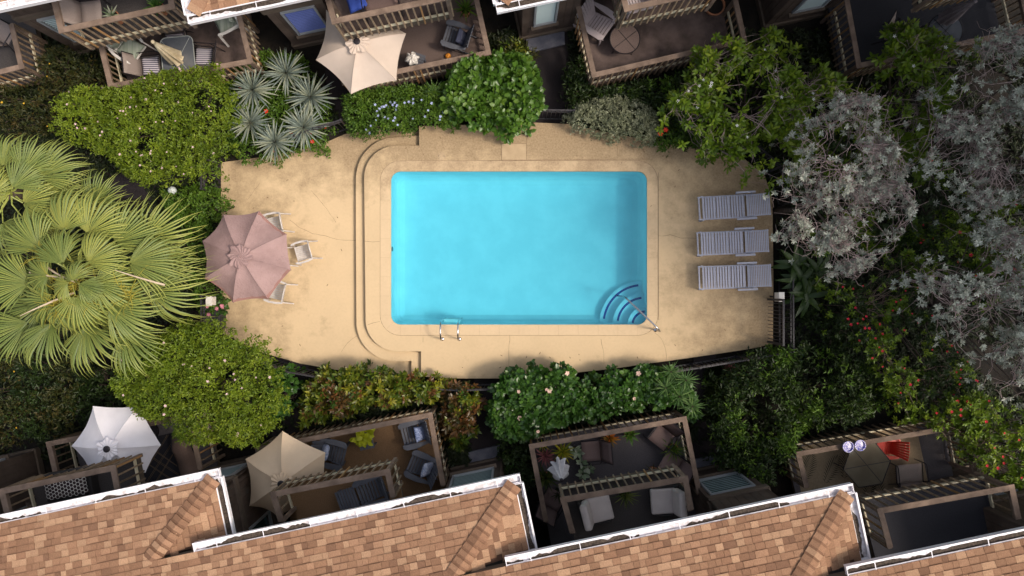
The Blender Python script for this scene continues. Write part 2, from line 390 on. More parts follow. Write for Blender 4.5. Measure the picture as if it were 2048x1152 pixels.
# pool shell, steps, water
def offs(o_): return rrect(PX0, PY0, PX1, PY1, 0.30, 8, -o_) if o_ <= 0.28 else rrect(PX0 + o_, PY0 + o_, PX1 - o_, PY1 - o_, 0.03, 8)
ZF = -0.80
rings = [(0.0, ZD - 0.08), (0.0, ZF + 0.30), (0.05, ZF + 0.14), (0.13, ZF + 0.05), (0.27, ZF)]
mb = MB(); RL = [[(x, y, z) for x, y in offs(o_)] for o_, z in rings]; n = len(RL[0])
for i in range(len(RL) - 1):
    for k in range(n): j = (k + 1) % n; mb.poly([RL[i][j], RL[i][k], RL[i + 1][k], RL[i + 1][j]])
mb.poly(RL[-1]); pool = struct('pool_shell', mb, PLASTER)
cx, cy = PX1, PY0
for r, z in ((1.28, -0.56), (0.90, -0.30), (0.50, -0.03)):
    prof = [(cx, cy)] + arc(cx, cy, r, 90, 180, 20)
    mb = MB(); mb.prism(prof, ZF - 0.01, z); st = mb.build('pool_step', STEPPL, pool, bevel=0.05)
    mb = MB(); nt_ = int(r * 1.5 / 0.035)
    for i in range(nt_):
        aa = R(97 + 76 * i / nt_)
        for q in (0, 1):
            rr = r - 0.09 - 0.032 * q; mb.box((cx + rr * math.cos(aa), cy + rr * math.sin(aa), z + 0.003), (0.029, 0.030, 0.005), rz=aa)
    mb.build('tile_line', BTILE, st)
wm = bpy.data.materials.new('pool_water'); wm.use_nodes = True; nt = wm.node_tree; N, L = nt.nodes, nt.links
N.remove(N['Principled BSDF']); tr = N.new('ShaderNodeBsdfTransparent'); tr.inputs[0].default_value = (0.34, 0.745, 0.85, 1)
gl = N.new('ShaderNodeBsdfGlossy'); gl.inputs['Roughness'].default_value = 0.05; fr = N.new('ShaderNodeFresnel'); fr.inputs[0].default_value = 1.33
nz = N.new('ShaderNodeTexNoise'); nz.inputs['Scale'].default_value = 5; nz.inputs['Detail'].default_value = 4; tc = N.new('ShaderNodeTexCoord'); L.new(tc.outputs['Object'], nz.inputs[0])
bp = N.new('ShaderNodeBump'); bp.inputs['Strength'].default_value = 0.15; bp.inputs['Distance'].default_value = 0.05; L.new(nz.outputs[0], bp.inputs['Height'])
L.new(bp.outputs[0], gl.inputs['Normal']); L.new(bp.outputs[0], fr.inputs['Normal'])
mx = N.new('ShaderNodeMixShader'); L.new(fr.outputs[0], mx.inputs[0]); L.new(tr.outputs[0], mx.inputs[1]); L.new(gl.outputs[0], mx.inputs[2]); L.new(mx.outputs[0], N['Material Output'].inputs[0])
mb = MB(); mb.prism(POOL(-0.002), ZD - 0.09, ZD - 0.09); struct('pool_water', mb, wm)
# return fitting, floor shadows come by themselves
c = Vector((PX0 + 0.012, P(0, 497, ZD).y, ZD - 0.3)); mb = MB()
mb.tube([c, c + Vector((0.02, 0, 0))], 0.07, 14); tag(mb.build('return_fitting', mat('fitting_grey', (0.12, 0.25, 0.3), rough=.5), pool))
# ladder
ld = thing('pool_ladder', 'pair of polished steel ladder rails over the bottom edge of the pool', 'ladder', P(902, 672, ZD))
for px in (885, 919):
    y0 = P(px, 678, ZD); y1 = P(px, 648, ZD); pts = [y0 + Vector((0, 0, t)) for t in (0.0, 0.25)]
    base = y0 + Vector((0, 0, 0.45))
    for t in np.linspace(0.1, math.pi - 0.35, 8): pts.append(Vector((y0.x, y0.y + (1 - math.cos(t)) * 0.27, ZD + 0.42 + math.sin(t) * 0.22)))
    pts += [Vector((y0.x, y0.y + 0.56, z)) for z in (ZD + 0.2, ZD - 0.2, -0.75)]
    mb = MB(); mb.tube(pts, 0.022, 10); mb.build('rail', STEEL, ld, smooth=True)
    mb = MB(); mb.lathe([(0.055, 0.006), (0.05, 0.02), (0.025, 0.03)], y0, 16); mb.build('flange', STEEL, ld, smooth=True)
for z, yy in ((ZD - 0.22, 0.55), (ZD - 0.5, .55), (ZD - 0.78, .55)):
    mb = MB(); c = P(902, 678, ZD); mb.box((c.x, c.y + yy - 0.03, z), (0.47, 0.10, 0.03)); mb.build('tread', mat('ladder_tread', (0.85, 0.85, 0.82), rough=.4), ld, bevel=.01)
# handrail
a, b = P(1311, 660, ZD), P(1240, 592, -0.1); hr = thing('pool_handrail', 'slanting steel handrail from the deck corner into the curved pool steps', 'handrail', a)
top = [a, a + Vector((0, 0, 0.55))]; d = (Vector((b.x, b.y, 0)) - Vector((a.x, a.y, 0)))
pts = [a, a + Vector((0, 0, 0.62)), a + d * 0.06 + Vector((0, 0, 0.74)), a + d * 0.16 + Vector((0, 0, 0.78)), a + d * 0.9 + Vector((0, 0, 0.42)), a + d * 0.985 + Vector((0, 0, 0.34)), Vector((b.x, b.y, ZD + 0.18)), Vector((b.x, b.y, -0.7))]
mb = MB(); mb.tube(pts, 0.024, 10); mb.build('rail', STEEL, hr, smooth=True)
mb = MB(); mb.lathe([(0.06, 0.006), (0.05, 0.02), (0.026, 0.03)], a, 16); mb.build('flange', STEEL, hr, smooth=True)
mb = MB(); mb.lathe([(0.075, 0), (0.075, 0.02), (0.03, 0.035)], (b.x, b.y, -0.72), 16); mb.build('foot', STEEL, hr, smooth=True)

# ------------------------------------------------------------------ metal fence sections
fp_ = MB(); fp_.box((0, 0, 0), (0.016, 0.016, 1.0)); FPM = fp_.mesh('fence_picket', BLACKM)
def fence(label, pts, z0, h=1.15):
    W = [P(x, y, z0) for x, y in pts]; root = thing('metal_fence', label, 'fence', (W[0] + W[-1]) / 2, 0, 'black metal pool fence')
    for a, b in zip(W, W[1:]):
        d = b - a; L_ = d.length; u = d.normalized()
        for zz, hh in ((h - 0.02, 0.035), (h - 0.2, 0.025), (0.1, 0.03)):
            mb = MB(); mb.bar(a + Vector((0, 0, zz)), b + Vector((0, 0, zz)), 0.038, hh); mb.build('rail', BLACKM, root)
        mb = MB(); mb.box(a + Vector((0, 0, h / 2)), (0.055, 0.055, h + 0.05), rz=math.atan2(u.y, u.x)); mb.build('post', BLACKM, root)
        n = int(L_ / 0.115); ang = math.atan2(u.y, u.x)
        for i in range(1, n): inst('picket', FPM, root, Matrix.Translation(a + u * (L_ * i / n) + Vector((0, 0, h / 2))) @ Matrix.Rotation(ang, 4, 'Z'))
    mb = MB(); mb.box(W[-1] + Vector((0, 0, h / 2)), (0.055, 0.055, h + 0.05)); mb.build('post', BLACKM, root)
Z0 = -0.03
fence('short black fence stretch between the dark shrub and the upper left deck corner', [(436, 388), (436, 328)], Z0)
fence('black fence along the lower left edge of the west terrace behind the pink flower box', [(436, 690), (436, 590)], Z0)
fence('black fence stretch between the spiky rosettes and the blue flowered hedge', [(612, 288), (648, 274), (700, 258)], Z0)
fence('black fence stretch closing the dark path at the top of the pool deck', [(1050, 238), (1142, 240)], Z0)
fence('curving black fence at the upper right corner behind the top lounger', [(1488, 306), (1535, 345), (1556, 412)], Z0)
fence('tall black gate bay of fence beside the lower right corner of the deck', [(1556, 560), (1557, 690)], Z0)
fence('long black fence running below the lower right edge of the deck', [(1557, 697), (1470, 712), (1380, 727), (1290, 742), (1235, 750)], Z0)
fence('black fence stretch between the two lower hedges', [(840, 765), (920, 770), (995, 768)], Z0)
fence('black fence along the lower left curve of the west terrace', [(535, 712), (600, 735), (680, 750), (740, 756)], Z0)
# ------------------------------------------------------------------ town houses and their roofs
ANG = R(12.0); U = Vector((math.cos(ANG), math.sin(ANG), 0)); V = Vector((-math.sin(ANG), math.cos(ANG), 0))   # along / across the rows
def siding_wall(parent, a, b, z0, z1, nrm, holes=()):
    """vertical boarded wall from a to b (xy); boards are separate pieces; holes = (t0,t1,z0,z1) in metres along"""
    a, b = Vector((a.x, a.y, 0)), Vector((b.x, b.y, 0)); d = b - a; L_ = d.length; u = d.normalized(); ang = math.atan2(u.y, u.x)
    mb = MB(); wall = None
    def panel(t0, t1, za, zb, m_):
        if t1 - t0 > 0.01 and zb - za > 0.01: m_.box(a + u * (t0 + t1) / 2 + Vector((0, 0, (za + zb) / 2)) - nrm * 0.06, (t1 - t0, 0.08, zb - za), rz=ang)
    cuts = sorted(holes); t = 0.0
    for (h0, h1, hz0, hz1) in cuts:
        panel(t, h0, z0, z1, mb); panel(h0, h1, z0, hz0, mb); panel(h0, h1, hz1, z1, mb); t = h1
    panel(t, L_, z0, z1, mb); wall = mb.build('wall', SIDING, parent)
    bw = 0.20; k = 0; t = 0.0
    while t < L_ - 0.05:
        t1 = min(t + bw, L_); segs_ = [(z0, z1)]
        for (h0, h1, hz0, hz1) in cuts:
            if t1 > h0 - 0.02 and t < h1 + 0.02: segs_ = [(z0, hz0 - 0.06), (hz1 + 0.06, z1)]
        for (za, zb) in segs_:
            m2 = MB(); m2.box(a + u * (t + t1) / 2 + Vector((0, 0, (za + zb) / 2)) + nrm * (-0.012 + 0.002 * (k % 2)), (t1 - t - 0.012, 0.02, zb - za), rz=ang); m2.build('siding_board', SIDING, wall)
        t = t1; k += 1
    for za in (z0 + 0.12, 2.75):
        m2 = MB(); m2.box(a + u * L_ / 2 + Vector((0, 0, za)) + nrm * 0.03, (L_ + 0.06, 0.06, 0.2), rz=ang); m2.build('trim_board', SIDED, wall)
    return wall
def window(parent, a, u, nrm, t0, t1, z0, z1, blind=BLIND, slats=14):
    c = Vector((a.x, a.y, 0)) + u * (t0 + t1) / 2; ang = math.atan2(u.y, u.x); wd = t1 - t0
    fr_ = MB()
    for s in (-1, 1): fr_.box(c + u * s * (wd / 2 - 0.025) + Vector((0, 0, (z0 + z1) / 2)) + nrm * 0.01, (0.05, 0.07, z1 - z0 - 0.1), rz=ang)
    for z in (z0 + 0.025, z1 - 0.025): fr_.box(c + Vector((0, 0, z)) + nrm * 0.01, (wd, 0.075, 0.05), rz=ang)
    fo = fr_.build('window', WFRAME, parent)
    g = MB(); g.box(c + Vector((0, 0, (z0 + z1) / 2)) - nrm * 0.045, (wd - 0.1, 0.012, z1 - z0 - 0.1), rz=ang); g.build('pane', GLASS, fo)
    if slats:
        sl = MB(); sl.box((0, 0, 0), (wd - 0.12, 0.034, 0.004), Matrix.Rotation(R(35), 3, 'X')); sm = sl.mesh('blind_slat', blind); n = slats
        for i in range(n):
            zz = z0 + 0.08 + (z1 - z0 - 0.16) * i / (n - 1)
            inst('blind_slat', sm, fo, Matrix.Translation(c + Vector((0, 0, zz)) - nrm * 0.012) @ Matrix.Rotation(ang, 4, 'Z'))
    m2 = MB(); m2.box(c + Vector((0, 0, z0 - 0.05)) + nrm * 0.05, (wd + 0.14, 0.12, 0.04), rz=ang); m2.build('sill', SIDED, fo)

LITTER = mat('leaf_litter', (0.03, 0.022, 0.017), (0.10, 0.075, 0.058), scale=25, rough=.95)
PITCH = 0.33
def S_point(px, py, o, n):
    """intersect pixel ray with plane through o with normal n"""
    d = P(px, py, 0) - Vector((0, 0, H)); d.normalize(); c = Vector((0, 0, H)); t = (o - c).dot(n) / d.dot(n); return c + d * t
def inpoly(x, y, poly):
    r = False; j = len(poly) - 1
    for i in range(len(poly)):
        xi, yi = poly[i]; xj, yj = poly[j]
        if (yi > y) != (yj > y) and x < (xj - xi) * (y - yi) / (yj - yi + 1e-12) + xi: r = not r
        j = i
    return r
def in_frame(p, m=0.0):
    s = F / (H - p.z); return abs(p.x * s) < 1024 + m and abs(p.y * s) < 576 + m
SHW = (0.12, 0.16, 0.20, 0.27); SHMESH = {}
EXPO = 0.138
for wi, wd in enumerate(SHW):
    for ci, m in enumerate(SHIN):
        for th in (0, 1):
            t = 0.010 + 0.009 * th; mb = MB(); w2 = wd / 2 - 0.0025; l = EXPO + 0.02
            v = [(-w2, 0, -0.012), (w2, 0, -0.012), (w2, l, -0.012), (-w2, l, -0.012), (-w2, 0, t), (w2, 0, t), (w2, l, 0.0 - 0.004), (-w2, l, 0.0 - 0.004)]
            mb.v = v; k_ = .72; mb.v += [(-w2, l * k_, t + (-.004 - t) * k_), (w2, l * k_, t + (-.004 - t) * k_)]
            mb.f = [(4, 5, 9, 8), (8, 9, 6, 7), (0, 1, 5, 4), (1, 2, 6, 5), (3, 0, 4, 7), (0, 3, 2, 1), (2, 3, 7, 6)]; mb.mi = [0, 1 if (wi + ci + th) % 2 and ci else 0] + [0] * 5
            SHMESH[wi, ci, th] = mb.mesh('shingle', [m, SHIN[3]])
def shingle_plane(roof, O, eu, ev, nrm, poly, rnd, budget):
    """poly in (u,v) plane coordinates with origin O; v runs up the slope; butt ends face -v"""
    us = [p[0] for p in poly]; vs = [p[1] for p in poly]; made = []; rest = []
    v = min(vs) - 0.005
    while v < max(vs):
        u = min(us) - rnd.uniform(0, 0.3)
        while u < max(us):
            wi = rnd.choice((0, 1, 1, 2, 2, 3)); wd = SHW[wi]; uc = u + wd / 2; vc = v + EXPO / 2
            if inpoly(uc, vc, poly) :
                M = Matrix((eu, ev, nrm)).transposed().to_4x4(); M.translation = O + eu * uc + ev * v
                ci = rnd.choices(range(5), (22, 26, 22, 8, 22))[0]; th = rnd.choice((0, 0, 1))
                (made if in_frame(M.translation, 0) else rest).append((wi, ci, th, M))
            u += wd
        v += EXPO
    rnd.shuffle(made); made.sort(key=lambda q: 0 if in_frame(q[3].translation, -8) else 1)
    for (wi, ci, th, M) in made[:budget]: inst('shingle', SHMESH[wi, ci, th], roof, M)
    rest += made[budget:]
    if rest:
        mb = MB()
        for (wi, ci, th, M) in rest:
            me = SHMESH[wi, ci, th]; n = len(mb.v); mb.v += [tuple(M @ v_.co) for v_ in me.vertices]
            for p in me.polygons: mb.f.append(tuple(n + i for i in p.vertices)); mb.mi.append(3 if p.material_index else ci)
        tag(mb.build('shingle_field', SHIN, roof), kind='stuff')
    return min(len(made), budget)
def gutter(parent, a, b, out, straps=True, zoff=0.0):
    """U shaped gutter from a to b, 'out' points away from the roof"""
    a, b = Vector(a), Vector(b); d = (b - a).normalized(); L_ = (b - a).length; W_ = 0.18
    mb = MB()
    c = (a + b) / 2 + out * (W_ / 2); M = Matrix((d, out, Vector((0, 0, 1)))).transposed()
    mb.m = 1; mb.box(c + Vector((0, 0, -0.075)), (L_, W_ - 0.02, 0.006), M)
    mb.m = 0
    mb.box(a.lerp(b, .5) + out * 0.012 + Vector((0, 0, -0.02)), (L_, 0.024, 0.012), M)
    mb.box(a.lerp(b, .5) + out * 0.004 + Vector((0, 0, -0.06)), (L_, 0.008, 0.10), M)
    mb.box(a.lerp(b, .5) + out * W_ + Vector((0, 0, -0.045)), (L_, 0.010, 0.13), M)
    mb.box(a.lerp(b, .5) + out * (W_ - 0.002) + Vector((0, 0, 0.022)), (L_, 0.038, 0.010), M)
    for e, s in ((a, 1), (b, -1)): mb.box(e + d * s * 0.006 + out * W_ / 2 + Vector((0, 0, -0.03)), (0.012, W_ - 0.012, 0.095), M)
    g = mb.build('gutter', [WHITEP, TROUGH], parent)
    rr_ = random.Random(int(abs(a.x * 31 + a.y * 17))); nn = int(L_ / 0.05); q = rr_.uniform(0.02, .05); m3 = MB(); prev = None
    for i in range(nn + 1):                                          # ragged leaf litter against the roof side
        q = min(.12, max(-.09, q + rr_.uniform(-.03, .03) + .007 * math.sin(i * .09 + a.x))); p_ = a + d * (L_ * i / nn) + Vector((0, 0, -0.066))
        cur = (p_ + out * .008, p_ + out * (.02 + q))
        if prev and q > .012: m3.poly([prev[0], prev[1], cur[1], cur[0]] if straps else [prev[0], prev[1], cur[1], cur[0]])
        prev = cur
    if m3.v: tag(m3.build('leaf_litter', LITTER, g), kind='stuff')
    if straps:
        n = max(1, int(L_ / 0.95))
        for i in range(n):
            m2 = MB(); m2.box(a + d * (L_ * (i + 0.5) / n) + out * W_ / 2 + Vector((0, 0, 0.019)), (0.016, W_ - 0.02, 0.004), M); m2.build('strap', WHITEP, g)
    return g
def clip_uv(p3, O, eu, ev): q = p3 - O; return (q.dot(eu), q.dot(ev))

# bottom row: one common slope stepped at four eaves
Zeave = 5.6
c1 = P(440, 940, Zeave)
NS = Vector((PITCH * math.sin(ANG) * -1, 0, 0))            # placeholder
down = -V                                                   # the slope rises towards the south (-V)
nS = (Vector((0, 0, 1)) - down * PITCH).normalized()         # normal of plane z = z0 + PITCH * (p-c1).down
def onS(px, py): return S_point(px, py, c1, nS)
eaves = [((-60, 1037), (440, 940)), ((388, 1087), (1040, 951)), ((1008, 1105), (1703, 970)), ((1688, 1130), (2140, 1040))]
corner = [onS(*e[1]) for e in eaves]; start = [onS(*e[0]) for e in eaves]
blabels = ['leftmost shingled town house at the bottom, its gutter corner below the white umbrella',
           'second shingled town house from the left at the bottom, below the beige umbrella',
           'third bottom town house, its roof corner beside the palm print deck',
           'rightmost bottom town house roof touching the lower right corner of the photo',
           'brown town house wall at the far right edge behind the red flowering shrub']
ev = (down + Vector((0, 0, PITCH))).normalized(); euS = -U * -1
bhouse = []
for k in range(4):
    rnd = random.Random(40 + k); C = corner[k]
    h = thing('town_house', blabels[k], 'house', (C.x - 3, C.y - 3, 0), 0, 'brown town houses in two stepped rows'); bhouse.append(h)
    # roof edges pulled in behind the gutter
    O = C + ev * 0.15 - U * 0.15; O.z = C.z + PITCH * 0.15
    # plane coordinates: u along U, v up the slope
    def uvof(p): return clip_uv(p, O, U, ev)
    vnext = None
    if k < 3:
        nx = corner[k + 1]; vv = (nx - O).dot(ev) + 0.12
        hipu = -vv * 1.05; prev_end = None
    else: vv = 2.6; hipu = -vv * 1.05
    # left limit: the hip end of the previous house
    if k == 0: ul = uvof(P(-260, 1040, Zeave))[0]
    else: ul = uvof(hip_end)[0]
    vmax = 5.2 - 0.9 * k
    poly = [(ul, 0), (0, 0), (hipu, vv), (hipu, vmax), (ul, vmax)] if k < 3 else [(ul, 0), (0, 0), (-vmax * 1.05, vmax), (ul, vmax)]
    hip_end = O + U * hipu + ev * vv
    mb = MB(); mb.poly([O + U * p[0] + ev * p[1] - nS * 0.02 for p in poly]); mb.poly([O + U * p[0] + ev * p[1] - nS * 0.10 for p in reversed(poly)])
    roof = mb.build('roof', UNDERL, h)
    # east face
    E0 = O.copy(); Eend = Vector((O.x, O.y, O.z)) + down * (vv * math.cos(math.atan(PITCH)))
    he = hip_end if k < 3 else O + U * (-vmax * 1.05) + ev * vmax
    if k == 3: Eend = O + down * vmax * 0.95
    mb = MB(); mb.poly([E0 - Vector((0, 0, .02)), he - Vector((0, 0, .02)), Eend - Vector((0, 0, .02))]); mb.build('hip_face', UNDERL, roof)
    eU2 = down.copy(); nE = (Eend - E0).cross(he - E0).normalized();  nE = nE if nE.z > 0 else -nE
    eV2 = nE.cross(eU2).normalized(); eV2 = eV2 if eV2.z > 0 else -eV2
    cut = lambda p: clip_uv(p, E0, eU2, eV2)
    polyE = [cut(E0), cut(Eend), cut(he)]
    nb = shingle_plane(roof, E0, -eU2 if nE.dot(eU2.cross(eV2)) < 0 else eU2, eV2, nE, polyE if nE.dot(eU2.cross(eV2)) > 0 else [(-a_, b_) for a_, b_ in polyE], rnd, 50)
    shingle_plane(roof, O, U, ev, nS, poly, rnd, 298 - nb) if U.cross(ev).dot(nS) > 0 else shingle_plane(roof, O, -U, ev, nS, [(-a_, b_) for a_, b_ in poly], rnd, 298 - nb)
    # hip caps
    hd = (he - O); Lh = hd.length; hd.normalize(); side = hd.cross((nS + nE).normalized()).normalized(); upn = (nS + nE).normalized()
    nc = int(min(Lh, 5) / 0.165)
    for i in range(nc):
        ci = rnd.choices((0, 4, 1, 2), (15, 30, 30, 25))[0]; mb = MB(); w2, l = 0.175, 0.20; z1 = 0.030 + rnd.uniform(0, .006)
        p0 = O + hd * (0.165 * i); 
        def q(x, y, z): return tuple(p0 + side * x + hd * y + upn * z)
        dz = 0.042
        mb.poly([q(-w2, 0, z1 + .022 - dz), q(0, 0, z1 + .04), q(0, l, z1 - .002), q(-w2, l, z1 - .02 - dz)]); mb.poly([q(0, 0, z1 + .04), q(w2, 0, z1 + .022 - dz), q(w2, l, z1 - .02 - dz), q(0, l, z1 - .002)])
        mb.poly([q(-w2, 0, z1 - dz - .02), q(0, 0, z1 - .01), q(0, 0, z1 + .04), q(-w2, 0, z1 + .022 - dz)]); mb.poly([q(0, 0, z1 - .01), q(w2, 0, z1 - dz - .02), q(w2, 0, z1 + .022 - dz), q(0, 0, z1 + .04)])
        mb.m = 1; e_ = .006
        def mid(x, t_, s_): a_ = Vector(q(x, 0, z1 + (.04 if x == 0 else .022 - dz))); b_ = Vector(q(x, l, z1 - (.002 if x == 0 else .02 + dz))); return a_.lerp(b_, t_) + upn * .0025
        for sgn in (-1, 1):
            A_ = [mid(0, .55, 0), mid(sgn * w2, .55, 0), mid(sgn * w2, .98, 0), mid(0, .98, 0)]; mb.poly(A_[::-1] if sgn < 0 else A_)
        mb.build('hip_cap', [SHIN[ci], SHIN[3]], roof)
    # gutters and fascia
    gs = start[k] + ev * 0.15; ge = O.copy(); gs.z = ge.z; 
    if k == 0: gs = O + U * ul
    else: gs = O + U * (uvof(start[k])[0])
    gutter(h, gs, ge + U * 0.15, -down)
    gutter(h, ge + Vector((0, 0, -0.002)), Eend + Vector((0, 0, -0.002)), U, straps=False)
    mb = MB(); Lf = (ge - (O + U * ul)).length; mb.box((O + U * ul + ge) / 2 + Vector((0, 0, -0.14)) + down * 0.03, (Lf, 0.04, 0.2), rz=ANG); mb.box((ge + Eend) / 2 - U * 0.03 + Vector((0, 0, -.14)), (0.04, (Eend - ge).length, .2), rz=ANG); mb.build('fascia', SIDED, h)
# bottom walls: right base corner of each front
Rk = [Vector((-0.3 + 6.8 * (k - 2), -4.97 - 0.12 * (k - 2), 0)) for k in range(5)]
owner = [None] + bhouse
owner = [thing('town_house', 'brown boarded town house wall at the far left edge below the dark shrubs', 'house', Rk[0], 0, 'brown town houses in two stepped rows')] + bhouse
for k in range(5):
    r = Rk[k]; l = r - U * 6.55; h = owner[k]; zt = [5.3, 5.3, 5.75, 6.2, 6.5][k]
    LB = 1.5; RD = 2.3
    siding_wall(h, r - U * LB, r, 0.0, zt, V, [(LB - 1.38, LB - 0.2, 1.1, 2.5)]); window(h, r - U * LB, U, V, LB - 1.38, LB - 0.2, 1.1, 2.5, BLIND, 10)
    siding_wall(h, r - U * LB - V * RD, r - U * LB - V * 0.09, 0.0, zt - .05, -U)
    siding_wall(h, l - V * RD, r - U * LB - V * RD, 0.0, zt + .3, V, [(0.5, 2.1, 0.62, 2.6), (2.7, 4.5, 3.05, 5.0)]); window(h, l - V * RD, U, V, .5, 2.1, .62, 2.6, BLIND, 0); window(h, l - V * RD, U, V, 2.7, 4.5, 3.05, 5.0, BLIND, 0)
    siding_wall(h, r - V * 4.0, r, 0.0, zt - 0.1, U, [(1.2, 2.6, 1.0, 2.5)]); window(h, r - V * 4.0, V, U, 1.2, 2.6, 1.0, 2.5, BLIND, 0)
# top row
Lk = [Vector((-12.65, 6.87, 0)), Vector((-6.35, 7.06, 0)), Vector((0.275, 7.3, 0)), Vector((7.37, 7.64, 0))]
tl = ['top left town house with a brown wall corner between the two left decks', 'top town house with a blue blind window and gutter corner above striped chairs',
      'top middle town house with the white blind window above the dark path', 'dark top right town house with a slanting white blind window']
thouse = []
for k in range(4):
    l = Lk[k]; r = l + U * 6.4; h = thing('town_house', tl[k], 'house', l + V, 0, 'brown town houses in two stepped rows'); thouse.append(h)
    wt0, wt1 = [(0.35, 0.95), (0.35, 1.25), (0.33, 0.98), (0.5, 1.4)][k]
    LB = [1.1, 1.5, 1.6, 1.9][k]; RD = 2.3; wt1 = min(wt1, LB - .15)
    siding_wall(h, l, l + U * LB, 0.0, 5.3, -V, [(wt0, wt1, 0.9, 2.5)]); window(h, l, U, -V, wt0, wt1, 0.9, 2.5, [BLIND, BLINDB, BLIND, BLIND][k], 16)
    siding_wall(h, l + U * LB + V * .09, l + U * LB + V * RD, 0.0, 5.25, U)
    siding_wall(h, l + U * LB + V * RD, r + V * RD, 0.0, 5.6, -V, [(1.0, 2.8, 0.62, 2.6), (3.2, 4.6, 3.05, 5.0)]); window(h, l + U * LB + V * RD, U, -V, 1.0, 2.8, .62, 2.6, BLIND, 0); window(h, l + U * LB + V * RD, U, -V, 3.2, 4.6, 3.05, 5.0, BLIND, 0)
    siding_wall(h, l, l + V * 4.0, 0.0, 5.2, -U, [(1.2, 2.4, 1.0, 2.4)]); window(h, l, V, -U, 1.2, 2.4, 1.0, 2.4, BLIND, 0)
    # roof over it
    rnd = random.Random(80 + k); O = l - U * 0.72 - V * 1.05; O.z = Zeave + 0.05
    evT = (V + Vector((0, 0, PITCH))).normalized(); nT = U.cross(evT).normalized(); Lr = 6.9; vm = 2.6
    poly = [(0, 0), (Lr, 0), (Lr, vm), (vm, vm)]
    mb = MB(); mb.poly([O + U * p[0] + evT * p[1] - nT * .02 for p in poly]); mb.poly([O + U * p[0] + evT * p[1] - nT * .1 for p in reversed(poly)]); roof = mb.build('roof', UNDERL, h)
    he = O + U * vm + evT * vm; We = O + V * vm
    mb = MB(); mb.poly([O - Vector((0, 0, .02)), he - Vector((0, 0, .02)), We - Vector((0, 0, .02))]); mb.build('hip_face', UNDERL, roof)
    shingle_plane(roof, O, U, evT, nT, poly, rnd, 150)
    gutter(h, O - U * 0.15, O + U * Lr, -V); gutter(h, O + Vector((0, 0, -.002)), We + Vector((0, 0, -.002)), -U, straps=False)
    mb = MB(); mb.box(O + U * Lr / 2 + Vector((0, 0, -0.14)) + V * 0.03, (Lr, 0.04, 0.2), rz=ANG); mb.box(O + V * vm / 2 + U * .03 + Vector((0, 0, -.14)), (.04, vm, .2), rz=ANG); mb.build('fascia', SIDED, h)
    hd = (he - O).normalized(); side = hd.cross(nT).normalized()
    for i in range(6):
        ci = rnd.choice((0, 4, 1)); mb = MB(); Mx = Matrix((hd, hd.cross(nT).normalized(), nT)).transposed(); mb.box(O + hd * (0.1 + .165 * i) + Vector((0, 0, .03)), (0.17, 0.3, 0.02), Mx); mb.build('hip_cap', SHIN[ci], roof)

